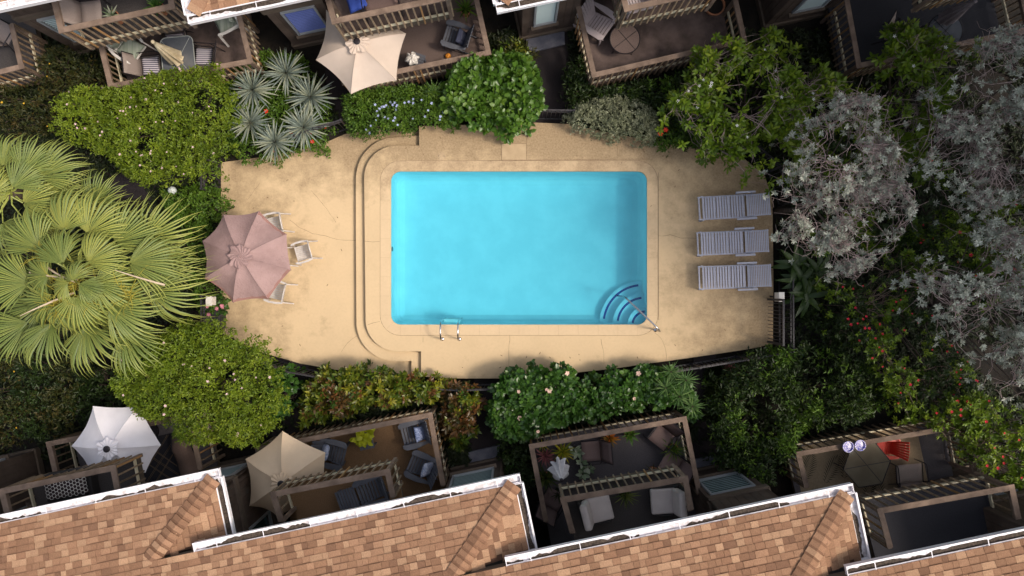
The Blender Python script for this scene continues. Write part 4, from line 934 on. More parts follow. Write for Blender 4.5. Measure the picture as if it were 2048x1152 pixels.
def plastic_chair(label, m, loc, rz, cushion=None, group='white moulded plastic armchairs', scale=1.0):
    r = thing('plastic_chair', label, 'chair', loc, rz, group); T = WM[r.name] @ Matrix.Scale(scale, 4)
    for i in range(8):
        mb = MB(); mb.box((0.02, -0.19 + i * 0.054, 0.42), (0.40, 0.045, 0.014)); mb.build('seat_slat', m, r, T)
    for i in range(7):
        y = -0.195 + i * 0.065; mb = MB(); mb.bar((-0.20, y * .9, 0.43), (-0.30, y * 1.1, 0.84), 0.05, 0.012, (1, 0, 0)); mb.build('back_slat', m, r, T)
    mb = MB(); pts = [(-0.20, -0.23, .42), (-0.245, -0.25, .62), (-0.29, -0.22, .82), (-0.305, -0.12, .88), (-.31, 0, .90), (-.305, .12, .88), (-.29, .22, .82), (-.245, .25, .62), (-.2, .23, .42)]
    mb.tube(pts, 0.018, 6); mb.build('back_frame', m, r, T)
    mb = MB(); mb.box((.225, 0, .42), (.03, .46, .03)); mb.build('front_rail', m, r, T, bevel=.006)
    for s in (-1, 1):
        mb = MB(); a = [(-.26, s * .26, .64), (-.1, s * .295, .65), (.1, s * .30, .65), (.24, s * .275, .645)]
        for p, q in zip(a, a[1:]): mb.bar(p, q, .055, .02)
        mb.build('armrest', m, r, T)
        mb = MB(); mb.bar((.24, s * .27, .64), (.29, s * .29, 0), .045, .03, (0, 1, 0)); mb.build('leg', m, r, T)
        mb = MB(); mb.bar((-.24, s * .25, .64), (-.37, s * .27, 0), .045, .03, (0, 1, 0)); mb.build('leg', m, r, T)
    if cushion:
        c = thing('seat_cushion', cushion, 'cushion', T @ Vector((0, 0, .44)), 0, 'green striped cushions on the white chairs')
        mb = MB(); pillow(mb, .46, .46, .09, T @ Tr((.01, 0, .47))); pillow(mb, .46, .44, .08, T @ Tr((-.20, 0, .66)) @ Ro(R(-76), 4, 'Y')); mb.build('cushion_cover', GREENC, c, smooth=True)
    return r
plastic_chair('white armchair with green striped cushion at the left of the folded cream umbrella', WHITEPL, at(264, 99, ZLF, .5), R(-35), 'green striped cushion on the chair left of the folded umbrella', scale=1.28)
plastic_chair('white armchair with green striped cushion in the upper right corner of that deck', WHITEPL, at(455, 46, ZLF, .5), R(206), 'green striped cushion on the chair in the deck corner', scale=1.25)
plastic_chair('white slatted plastic chair standing free in the open right of the mauve umbrella', WEATH, at(608, 505, 0, .4), R(196), scale=.98)
plastic_chair('white plastic chair poking out from the upper right of the mauve umbrella', WEATH, at(551, 449, 0, .4), R(192))
plastic_chair('white plastic chair poking out from the lower right of the mauve umbrella', WEATH, at(556, 583, 0, .4), R(168), scale=1.05)
plastic_chair('white plastic chair hidden under the mauve umbrella with one leg tip showing', WEATH, at(560, 515, 0, .4), R(185))
def ftable(label, loc, pts_w, h, top, rim, name='patio_table', legs=True, xbars=True, rz=0):
    r = thing(name, label, 'table', loc, rz); T = WM[r.name]
    mb = MB(); mb.prism(pts_w, h - .006, h); mb.build('table_top', top, r, T)
    mb = MB(); mb.tube([(x, y, h) for x, y in pts_w], .014, 6, closed=True); mb.build('rim', rim, r, T)
    if xbars:
        n = len(pts_w)
        for k in (0, 1): mb = MB(); a, b = pts_w[int(n * (.125 + .25 * k)) % n], pts_w[int(n * (.625 + .25 * k)) % n]; mb.tube([(a[0], a[1], h - .004), (b[0], b[1], h - .004)], .011, 6); mb.build('brace', rim, r, T)
    for k in range(4):
        a = pts_w[int(len(pts_w) * (.125 + .25 * k)) % len(pts_w)]; mb = MB(); mb.tube([(a[0] * .93, a[1] * .93, 0), (a[0] * .85, a[1] * .85, h - .01)], .014, 6); mb.build('leg', rim, r, T)
    return r
ALU = mat('grey_white_frame', (0.30, 0.33, 0.31), (0.40, 0.42, 0.40), scale=5, rough=.5)
ftable('glass topped table with a pale rounded frame on the top left deck', at(357, 119, ZLF, .7), rrect(-.45, -.62, .45, .62, .16, 5), .72, TGLASS, ALU, rz=R(6))
ftable('small round glass table with thin black rim beside the pale slatted chair', at(1250, 77, ZLF, .5), arc(0, 0, .42, 0, 360, 31)[:-1], .48, FL['herring'], DARKM)
ftable('six sided dark glass table standing on the palm print rug', at(1733, 930, ZLF, .68), arc(0, 0, .66, 10, 370, 6)[:-1], .70, mat('smoked_glass', (0.17, 0.14, 0.095), (0.22, 0.185, 0.13), scale=2, rough=.12), DARKM)
ftable('dark round table in the shade of the top right deck', at(1890, 62, ZLF, .68), arc(0, 0, .48, 0, 360, 24)[:-1], .70, TGLASS, DARKM)
ftable('white plastic table hidden beneath the mauve umbrella', at(484, 518, 0, .7), arc(0, 0, .5, 0, 360, 24)[:-1], .70, WHITEPL, WHITEPL)
for px, py, rz, lb in ((1185, 905, 185, 'brown sling chair beside the variegated plants on the bromeliad deck'), (1326, 876, 232, 'brown sling chair in the upper right corner of the bromeliad deck'),
                       (1345, 932, 150, 'brown sling chair near the right rail of the bromeliad deck'), (1106, 1004, 60, 'small brown sling chair by the lower left rail of the bromeliad deck')):
    sling_chair(lb, SLING, DARKM, at(px, py, ZLF, .6), R(rz))
sling_chair('grey sling chair at the edge of the palm print rug below the table', TAUPE, DARKM, at(1822, 950, ZLF, .5), R(95), w=.7)
sling_chair('grey sling chair behind the flowering branches on the dark top right deck', TAUPE, DARKM, at(1800, 66, ZLF, .6), R(-30))
sling_chair('taupe sling chair beside a leafy plant on the top left balcony', TAUPE, DARKM, at(172, 22, ZUF, .6), R(5), w=.62)
sling_chair('brown sling chair at the far left edge of the photo', TAUPE, DARKM, at(-2, 62, ZLF, .6), R(60))
sling_chair('dark brown sling lounger beside the blue cushions on the top balcony', SLING, DARKM, at(760, -4, ZUF, .5), R(100), w=.8)
c = thing('seat_cushion', 'bright blue cushion at the top edge on the balcony above the cream umbrella', 'cushion', at(712, -2, ZUF, .4)); mb = MB(); pillow(mb, .5, .6, .12, Tr(at(712, -2, ZUF, .4) + Vector((0, 0, .4))) @ Ro(R(20), 4, 'Z')); mb.build('cushion_cover', CUSHB, c, smooth=True)
# wicker armchairs
def wicker(label, loc, rz, m=CUSH):
    r = thing('wicker_chair', label, 'chair', loc, rz, 'black wicker armchairs with pale cushions'); T = WM[r.name]
    mb = MB(); mb.box((0.02, 0, .17), (.70, .68, .26)); mb.build('base', WICKER, r, T, bevel=.02)
    mb = MB(); mb.box((-.36, 0, .42), (.09, .72, .55)); mb.build('backrest', WICKER, r, T, bevel=.03)
    for s in (-1, 1): mb = MB(); mb.box((0.0, s * .35, .36), (.66, .05, .12)); mb.build('armrest', WICKER, r, T, bevel=.02)
    mb = MB(); mb.box((.09, 0, .38), (.62, .62, .15)); mb.build('seat_cushion', m, r, T, bevel=.045)
    mb = MB(); mb.box((-.25, 0, .64), (.19, .64, .46), Ro(R(-14), 3, 'Y')); b_ = mb.build('back_cushion', m, r, T, bevel=.06)
    mb = MB()
    for y in (-.15, .15):
        for z in (.58, .74): mb = MB(); mb.lathe([(.018, 0), (.01, .01)], T @ Vector((-.17 + (z - .58) * -.3, y, z)), 8); mb.build('button', WICKER, b_)
    return r
wicker('white cushioned wicker armchair at the left of the two on the balcony', at(1192, 1021, ZUF, .45), R(14))
wicker('white cushioned wicker armchair at the right of the two on the balcony', at(1335, 1003, ZUF, .45), R(184))
# honeycomb cushion on a dark sofa
c = at(128, 975, ZUF, .5); r = thing('patio_sofa', 'dark sofa with a white honeycomb patterned cushion on the bottom left balcony', 'sofa', c, R(10)); T = WM[r.name]
mb = MB(); mb.box((0, 0, .18), (1.15, .72, .3)); mb.build('base', WICKER, r, T, bevel=.02); mb = MB(); mb.box((0, -.42, .38), (1.15, .1, .65)); mb.build('backrest', WICKER, r, T, bevel=.02)
mb = MB(); HX = mat('brown_black_fabric', (0.02, 0.012, 0.014), (0.05, 0.03, 0.03), scale=6, rough=.9); pillow(mb, 1.05, .62, .16, T @ Tr((0, .02, .40)), 12); cu = mb.build('cushion', HX, r, smooth=True)
mb = MB()
hx = .052
for i in range(-11, 12):
    for j in range(-7, 8):
        x, y = i * hx * 1.5 , (j + (.5 if i % 2 else 0)) * hx * 1.732
        if abs(x) < .47 and abs(y) < .27:
            zz = .40 + .08 * (max(0, (1 - (x / .525) ** 4) * (1 - (y / .31) ** 4)) ** .5) + .004
            for k in range(6):
                a0, a1 = R(60 * k), R(60 * k + 60); w_ = [Vector((x + .02 + q * math.cos(a_), y + .02 + q * math.sin(a_), zz)) for q, a_ in ((hx * .84, a0), (hx * 1.02, a0), (hx * 1.02, a1), (hx * .84, a1))]
                mb.poly(w_)
mb.v = [tuple(T @ Vector(v_)) for v_ in mb.v]; mb.build('honeycomb_print', WHITEPL, cu)
c = at(372, 915, ZLF, .3); r = thing('lounge_chair', 'brown curved lounge seat against the right rail of the bottom left deck', 'chair', c, R(105)); T = WM[r.name]
mb = MB(); pr = [(-.75, .55), (-.5, .32), (-.1, .3), (.3, .42), (.7, .22)]
for (a_, b_) in zip(pr, pr[1:]): mb.poly([(a_[0], -.27, a_[1]), (b_[0], -.27, b_[1]), (b_[0], .27, b_[1]), (a_[0], .27, a_[1])])
o = mb.build('seat', mat('tan_sling', (0.20, 0.13, 0.10), (0.25, 0.165, 0.13), scale=50, rough=.8), r, T, smooth=True); so = o.modifiers.new('t', 'SOLIDIFY'); so.thickness = .02
for s in (-1, 1): mb = MB(); mb.tube([(x, s * .28, z) for x, z in pr], .016, 6); mb.build('frame', DARKM, r, T); mb = MB(); mb.tube([(.3, s * .28, 0), (-.1, s * .28, .3)], .016, 6); mb.build('leg', DARKM, r, T); mb = MB(); mb.tube([(-.4, s * .28, 0), (-.1, s * .28, .3)], .016, 6); mb.build('leg', DARKM, r, T)
# sun loungers, head at +X
LM = mat('lounger_slats', (0.36, 0.37, 0.45), (0.50, 0.51, 0.60), scale=9, rough=.75, stretch=(1, 4, 1), detail=6, pos=(.3, .7), objrand=.06)
sl_ = MB(); sl_.box((0, 0, 0), (.052, .60, .028)); SLM = sl_.mesh('slat', LM); sl_ = MB(); sl_.box((0, 0, 0), (.032, .58, .022)); SLM2 = sl_.mesh('back_slat', LM)
def lounger(label, x0, y0, x1, y1):
    zr = ZD + .40; a, b = P(x0, y0, zr), P(x1, y1, zr); c = (a + b) / 2; d = b - a; ang = math.atan2(d.y, d.x); L_ = d.length
    r = thing('sun_lounger', label, 'sun lounger', (c.x, c.y, ZD), ang, 'slatted sun loungers right of the pool'); T = WM[r.name]; h = L_ / 2; bx = h - .62
    for s in (-1, 1):
        mb = MB(); mb.box(((-h + bx + .30) / 2, s * .315, .36), (bx + h + .30, .035, .06)); mb.build('side_rail', LM, r, T, bevel=.004)
        mb = MB(); mb.box((bx - .02, s * .375, .53), (.56, .055, .022)); mb.build('armrest', LM, r, T, bevel=.004)
        for x in (-.22, .2): mb = MB(); mb.box((bx - .02 + x, s * .36, .44), (.04, .025, .17)); mb.build('arm_post', LM, r, T)
        for x in (-h + .12, bx + .2): mb = MB(); mb.box((x, s * .335, .19), (.06, .03, .38)); mb.build('leg', LM, r, T)
        mb = MB(); mb.bar((bx + .02, s * .295, .40), (h + .01, s * .295, .60), .03, .04); mb.build('back_stile', LM, r, T)
    mb = MB(); mb.box((-h + .03, 0, .36), (.035, .6, .05)); mb.build('end_rail', LM, r, T)
    for g in range(3):
        w0 = -h + .10 + g * (bx + h - .12) / 3; w1 = w0 + (bx + h - .12) / 3 - .03; n = 5
        for i in range(n): inst('slat', SLM, r, T @ Tr((w0 + (w1 - w0) * (i + .5) / n, 0, .402)))
        mb = MB(); mb.box(((w1 + .012), 0, .375), (.02, .6, .03)); mb.build('cross_bar', LM, r, T)
    Mb = Tr((bx + .03, 0, .41)) @ Ro(R(-18), 4, 'Y')
    for i in range(12): inst('back_slat', SLM2, r, T @ Mb @ Tr((.045 + i * .047, 0, .02)))
    for x in (.01, .605): mb = MB(); mb.box((0, 0, 0), (.032, .64, .03)); mb.build('back_rail', LM, r, T @ Mb @ Tr((x, 0, .01)))
    return r
lounger('topmost slatted sun lounger touching the silver shrub, its head slightly tilted up the photo', 1397, 417, 1535, 409)
lounger('middle slatted sun lounger of the three right of the pool', 1394, 488, 1532, 482)
lounger('lowest slatted sun lounger of the three, nearest the white box', 1397, 556, 1537, 551)
# rug prints
c = at(1735, 935, ZLF, 0); r = thing('palm_rug', 'tan rug with dark palm leaf print on the bottom right deck', 'rug', c, ANG); T = WM[r.name]
mb = MB(); mb.box((-0.2, -.1, .008), (3.6, 2.15, .008)); mb.build('rug_field', mat('tan_rug', (0.30, 0.225, 0.14), (0.38, 0.29, 0.19), scale=30, rough=.95), r, T)
rr = random.Random(5); PRN = mat('rug_print', (0.022, 0.028, 0.018), (0.03, 0.035, 0.02), scale=20, rough=.95)
for i in range(13):
    mb = MB(); x0, y0 = -1.8 + (i % 7) * .5 + rr.uniform(-.1, .1), (-1.05 if i < 7 else -.1) + rr.uniform(-.1, .1); aa = rr.uniform(.9, 2.3); n = 13
    for k in range(n):
        t = k / n; cx_, cy_ = x0 + math.cos(aa) * t * .85, y0 + math.sin(aa) * t * .85
        for s in (-1, 1):
            l = .34 * math.sin(math.pi * (t * .8 + .15)); q = aa + s * (1.0 - .4 * t); e = Vector((cx_ + l * math.cos(q), cy_ + l * math.sin(q), .0155 + i * .0001)); w_ = Vector((-math.sin(q), math.cos(q), 0)) * .011; b0 = Vector((cx_, cy_, .0155 + i * .0001))
            if abs(e.x + .2) < 1.78 and abs(e.y + .1) < 1.05 and abs(b0.y + .1) < 1.05 and abs(b0.x + .2) < 1.78:
                mid = b0.lerp(e, .5) + Vector((math.cos(aa), math.sin(aa), 0)) * .03
                mb.poly([b0, mid - w_, e, mid + w_])
    if mb.v: mb.v = [tuple(T @ Vector(v_)) for v_ in mb.v]; mb.build('leaf_print', PRN, r)
c = at(318, 925, ZLF, 0); r = thing('lattice_rug', 'dark rug with a pale crossed line pattern under the white umbrella', 'rug', c, R(12)); T = WM[r.name]
mb = MB(); mb.box((0, 0, .008), (2.0, 1.5, .008)); mb.build('rug_field', FL['black'], r, T); mb = MB(); PR2 = mat('lattice_print', (0.16, 0.11, 0.07), rough=.9)
for k in range(-6, 7):
    for s in (-1, 1):
        for o_ in (0, .05):
            x0 = k * .32 + o_; pts = [(x0 - .72, -s * .72), (x0 + .72, s * .72)]; pts = [(max(-.98, min(.98, x)), y) for x, y in pts]
            if abs(pts[0][0] - pts[1][0]) > 1.3: mb.bar((pts[0][0], pts[0][1], .0145 + .0005 * (s > 0)), (pts[1][0], pts[1][1], .0145 + .0005 * (s > 0)), .012, .001)
mb.v = [tuple(T @ Vector(v_)) for v_ in mb.v]; tag(mb.build('line_print', PR2, r), kind='stuff')
# small things
def pot(label, px, py, zf, rad=.16, h=.28, m=TERRA, zr=.3, soil=True, group=None):
    c = at(px, py, zf, zr); r = thing('plant_pot', label, 'pot', c, 0, group); mb = MB(); mb.lathe([(rad * .7, 0), (rad, h - .03), (rad * 1.08, h - .03), (rad * 1.08, h), (rad * .93, h), (rad * .9, h - .05)], c, 20, False); mb.build('body', m, r, smooth=False)
    mb = MB(); mb.lathe([(rad * .92, h - .05), (0.01, h - .045)], c, 20, True); mb.build('soil' if soil else 'filling', SOIL if soil else m, r); return c
POTW = mat('blue_white_glaze', (0.10, 0.10, 0.55), (0.66, 0.62, 0.80), scale=26, rough=.25, detail=1, pos=(.42, .55))
c = at(1430, 12, ZLF, .3); pot('terracotta pot at the top edge between balcony pickets and the lower deck', 1430, 10, ZLF, .27, .3)
pot('blue and white glazed pot at the left of the pair on the rail', 1697, 894, ZLT, .14, .16, POTW, .16, False, 'blue and white glazed pots on the deck rail')
pot('blue and white glazed pot at the right of the pair on the rail', 1721, 891, ZLT, .14, .16, POTW, .16, False, 'blue and white glazed pots on the deck rail')
pot('small green pot in the upper left corner of the palm rug deck', 1592, 903, ZLF, .16, .3, mat('teal_pot', (.03, .12, .16), (.05, .16, .2), scale=8, rough=.4))
c = at(895, 109, ZLF, .2); r = thing('orange_ball', 'small round orange object on the dark deck beside the rail', 'ball', c); mb = MB(); mb.lathe([(.01, 0), (.06, .02), (.085, .07), (.06, .12), (.01, .14)], c, 14, True); mb.build('body', mat('orange_paint', (.75, .28, .03), rough=.5), r, smooth=True)
mb = MB(); mb.lathe([(.012, .13), (.008, .16)], c, 6); mb.build('stalk', DARKM, r)
c = at(824, 117, ZLF, .62); r = thing('frilly_pot', 'white frilly ornament standing on the small grey side table', 'ornament', c); mb = MB(); N_ = 36; rg = []
for j, (rad, z) in enumerate(((.05, .48), (.10, .56), (.19, .60), (.15, .68), (.07, .72), (.01, .70))):
    rg.append([Vector((c.x + rad * (1 + .16 * math.sin(6 * a_)) * math.cos(a_), c.y + rad * (1 + .16 * math.sin(6 * a_)) * math.sin(a_), c.z + z + .03 * math.sin(9 * a_))) for a_ in [2 * math.pi * k / N_ for k in range(N_)]])
for A_, B_ in zip(rg, rg[1:]):
    for k in range(N_): mb.poly([A_[k], A_[(k + 1) % N_], B_[(k + 1) % N_], B_[k]])
mb.build('petals', WHITEPL, r, smooth=True); mb = MB(); mb.lathe([(.05, 0), (.04, .48)], c, 12); mb.build('stand', DARKM, r)
c = at(1285, 22, ZLF, .3); r = thing('white_post', 'white post lamp seen through the balcony pickets above the round table', 'post', c); mb = MB(); mb.lathe([(.05, 0), (.045, 1.7)], c, 12); mb.build('shaft', WHITEPL, r); mb = MB(); mb.lathe([(.09, 1.7), (.10, 1.78), (.03, 1.82)], c, 14); mb.build('cap', WHITEPL, r)
for lb, px, py, w_, d_, h_ in (('small white box on the fence by the pink flowers left of the mauve umbrella', 418, 602, .15, .24, .3), ('white box mounted at the gate beside the lowest lounger', 1563, 594, .14, .25, .35)):
    c = P(px, py, 1.15); r = thing('white_box', lb, 'box', (c.x, c.y, 0)); mb = MB(); mb.box((c.x, c.y, 1.15 - h_ / 2), (w_, d_, h_)); mb.build('body', WHITEPL, r, bevel=.01)
    mb = MB(); mb.box((c.x, c.y, 1.157), (w_ + .02, d_ + .02, .014)); mb.build('lid', WHITEPL, r, bevel=.004); mb = MB(); mb.box((c.x, c.y, .4), (.05, .05, .84)); mb.build('post', BLACKM, r)
c = at(1562, 640, 0, 1.0); r = thing('gate_frame', 'tall dark metal gate frame at the far right of the lower deck corner', 'gate', P(1568, 650, 0))
a, b = P(1568, 600, 1.5), P(1568, 690, 1.5)
for p in (a, b): mb = MB(); mb.box((p.x, p.y, .72), (.06, .06, 1.5)); mb.build('post', BLACKM, r)
for z in (1.46, .2): mb = MB(); mb.bar((a.x, a.y, z), (b.x, b.y, z), .05, .05); mb.build('bar', BLACKM, r)
for k in range(1, 12): p = a.lerp(b, k / 12); inst('picket', FPM, r, Tr((p.x, p.y, .82)) @ Matrix.Scale(1.25, 4, (0, 0, 1)))
c = at(352, 383, 0, .8); r = thing('garden_light', 'clear glass globe garden light among the leaves left of the terrace', 'lamp', c); mb = MB(); mb.lathe([(.02, .9), (.09, .94), (.12, 1.02), (.09, 1.11), (.03, 1.15)], c, 18, True)
mb.build('globe', mat('clear_globe', (.45, .5, .5), (.6, .65, .65), scale=8, rough=.1), r, smooth=True); mb = MB(); mb.tube([c, c + Vector((0, 0, .95))], .02, 8); mb.build('stem', BLACKM, r)
c = at(415, 655, 0, .3); r = thing('planter_box', 'dark slatted planter box under the pink flowers at the terrace edge', 'planter', P(424, 628, 0)); q = P(424, 632, .4)
for k in range(5): mb = MB(); mb.box((q.x - .2 + k * .1, q.y, .2), (.09, .75, .4)); mb.build('slat', BLACKM, r)
# ------------------------------------------------------------------ vegetation
def norm(a): return a / (np.linalg.norm(a, axis=-1, keepdims=True) + 1e-9)
def leaves(name, pos, d, up, L_, W_, tint, m, parent, detail=1, droop=0.15, kind=None):
    """one leaf per row; d = direction, up = blade normal"""
    n = len(pos); d = norm(d); s = norm(np.cross(d, up)); u = np.cross(s, d)
    L_ = L_[:, None]; W_ = W_[:, None]
    if detail == 1:
        V = np.stack([pos, pos + d * L_ * .45 + s * W_ * .5 + u * W_ * .14, pos + d * L_ * .45 - s * W_ * .5 + u * W_ * .14, pos + d * L_ - u * L_ * droop], 1).reshape(-1, 3)
        b = (np.arange(n) * 4)[:, None]; T = np.concatenate([b + [[0, 2, 3]], b + [[0, 3, 1]]]); tt = np.repeat(tint, 4)
    else:
        c = pos + d * L_ * .5 - u * L_ * droop * .25
        V = np.stack([pos, pos + d * L_ * .28 + s * W_ * .42 + u * W_ * .12, pos + d * L_ * .28 - s * W_ * .42 + u * W_ * .12, c,
                      pos + d * L_ * .66 + s * W_ * .46 + u * (W_ * .12 - L_ * droop * .5), pos + d * L_ * .66 - s * W_ * .46 + u * (W_ * .12 - L_ * droop * .5), pos + d * L_ - u * L_ * droop], 1).reshape(-1, 3)
        b = (np.arange(n) * 7)[:, None]
        T = np.concatenate([b + [[0, 3, 1]], b + [[0, 2, 3]], b + [[1, 3, 4]], b + [[2, 5, 3]], b + [[3, 6, 4]], b + [[3, 5, 6]]]); tt = np.repeat(tint, 7)
    me = raw_mesh(name, V, T, m, tt); o = link(bpy.data.objects.new(name, me), parent)
    if kind: o['kind'] = kind
    return o
def np_inpoly(X, Y, poly):
    r = np.zeros(len(X), bool); j = len(poly) - 1; D = np.full(len(X), 1e9)
    for i in range(len(poly)):
        xi, yi = poly[i]; xj, yj = poly[j]
        c = ((yi > Y) != (yj > Y)) & (X < (xj - xi) * (Y - yi) / (yj - yi + 1e-12) + xi); r ^= c
        dx, dy = xj - xi, yj - yi; t = np.clip(((X - xi) * dx + (Y - yi) * dy) / (dx * dx + dy * dy + 1e-12), 0, 1)
        D = np.minimum(D, np.hypot(X - xi - t * dx, Y - yi - t * dy)); j = i
    return r, D
def tubes(name, lines, m, parent, n=4):
    """lines: list of (pts (k,3), r0, r1)"""
    Vs, Ts, base = [], [], 0
    for pts, r0, r1 in lines:
        pts = np.asarray(pts, float); k = len(pts); d = norm(np.gradient(pts, axis=0)); x = norm(np.cross(d, [0.3, 0.2, 0.93])); y = np.cross(x, d)
        rr = np.linspace(r0, r1, k)[:, None]
        ring = np.stack([pts + (x * math.cos(2 * math.pi * q / n) + y * math.sin(2 * math.pi * q / n)) * rr for q in range(n)], 1).reshape(-1, 3); Vs.append(ring)
        for i in range(k - 1):
            for q in range(n): Ts.append((base + i * n + q, base + i * n + (q + 1) % n, base + (i + 1) * n + (q + 1) % n, base + (i + 1) * n + q))
        base += k * n
    return link(bpy.data.objects.new(name, raw_mesh(name, np.concatenate(Vs), np.array(Ts), m)), parent)
BARK = mat('bark', (0.05, 0.036, 0.028), (0.10, 0.075, 0.06), scale=9, rough=.9); TWIG = mat('pale_twig', (0.28, 0.21, 0.19), (0.42, 0.32, 0.30), scale=9, rough=.85)
TWIGD = mat('brown_twig', (0.13, 0.09, 0.07), (0.20, 0.14, 0.11), scale=9, rough=.85)
LF = dict(
    lime=leafmat('lime_leaf', (0.067, 0.118, 0.007), (0.140, 0.202, 0.011), (0.235, 0.291, 0.020)),
    hedge=leafmat('hedge_leaf', (0.042, 0.096, 0.010), (0.084, 0.162, 0.014), (0.144, 0.228, 0.024)),
    broad=leafmat('broad_leaf', (0.042, 0.102, 0.012), (0.078, 0.168, 0.019), (0.144, 0.240, 0.030), rough=.36, spec=.5),
    hib=leafmat('hibiscus_leaf', (0.027, 0.075, 0.013), (0.050, 0.125, 0.020), (0.094, 0.188, 0.027), rough=.33, spec=.5),
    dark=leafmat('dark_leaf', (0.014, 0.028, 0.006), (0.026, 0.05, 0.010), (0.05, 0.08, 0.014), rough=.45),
    rusty=leafmat('rusty_leaf', (0.022, 0.036, 0.008), (0.045, 0.05, 0.010), (0.10, 0.065, 0.014)),
    gard=leafmat('whorled_leaf', (0.065, 0.12, 0.010), (0.13, 0.21, 0.014), (0.25, 0.32, 0.025), rough=.4),
    silver=leafmat('silver_leaf', (0.16, 0.18, 0.14), (0.38, 0.40, 0.32), (0.66, 0.67, 0.57), rough=.6, trans=.05),
    silver2=leafmat('silver_shrub_leaf', (0.12, 0.14, 0.07), (0.23, 0.25, 0.15), (0.40, 0.41, 0.28), rough=.6, trans=.12),
    croton=leafmat('croton_leaf', (0.034, 0.084, 0.012), (0.120, 0.156, 0.014), (0.312, 0.288, 0.024), rough=.36, spec=.5),
    crotred=leafmat('croton_red_leaf', (0.04, 0.05, 0.012), (0.13, 0.065, 0.02), (0.26, 0.10, 0.035), rough=.36, spec=.5),
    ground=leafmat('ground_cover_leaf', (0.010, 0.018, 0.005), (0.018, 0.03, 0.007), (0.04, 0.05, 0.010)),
    yucca=leafmat('yucca_leaf', (0.13, 0.17, 0.15), (0.21, 0.25, 0.21), (0.34, 0.36, 0.25), rough=.5, trans=.1),
    tuft=leafmat('tuft_leaf', (0.06, 0.13, 0.04), (0.12, 0.22, 0.07), (0.2, 0.3, 0.1)), palm=leafmat('palm_leaf', (0.075, 0.125, 0.035), (0.20, 0.25, 0.065), (0.46, 0.44, 0.09), rough=.42, trans=.25),
    strap=leafmat('strap_leaf', (0.02, 0.045, 0.012), (0.035, 0.07, 0.014), (0.06, 0.10, 0.02), rough=.4, spec=.4),
    grass=leafmat('grass_leaf', (0.02, 0.038, 0.010), (0.035, 0.06, 0.014), (0.06, 0.09, 0.02)),
    char=leafmat('chartreuse_leaf', (0.30, 0.34, 0.01), (0.42, 0.44, 0.015), (0.5, 0.5, 0.03)), bromy=leafmat('yellow_bromeliad_leaf', (0.10, 0.16, 0.015), (0.32, 0.30, 0.02), (0.45, 0.38, 0.03)),
    bromp=leafmat('pink_bromeliad_leaf', (0.12, 0.06, 0.05), (0.28, 0.09, 0.10), (0.36, 0.14, 0.14)), bromg=leafmat('green_bromeliad_leaf', (0.03, 0.055, 0.015), (0.07, 0.10, 0.02), (0.16, 0.18, 0.04)),
    varie=leafmat('variegated_leaf', (0.10, 0.17, 0.08), (0.26, 0.33, 0.20), (0.50, 0.52, 0.42)), orange=leafmat('orange_croton_leaf', (0.12, 0.10, 0.015), (0.45, 0.20, 0.02), (0.55, 0.12, 0.02)))
KTYPE = dict(  # leaf length, width, leaves per whorl, opening (0 = along the axis, 1 = flat), detail
    lime=(.085, .034, 9, .75, 1), hedge=(.075, .036, 8, .7, 1), broad=(.17, .12, 6, .8, 2), hib=(.145, .105, 6, .8, 2), dark=(.12, .045, 8, .7, 1), rusty=(.11, .042, 8, .7, 1),
    gard=(.155, .06, 8, .78, 2), silver=(.092, .030, 12, .80, 2), silver2=(.07, .032, 9, .65, 1), croton=(.20, .075, 9, .7, 2), crotred=(.20, .07, 9, .7, 2), ground=(.14, .05, 6, .8, 1))
BUSHN = 0
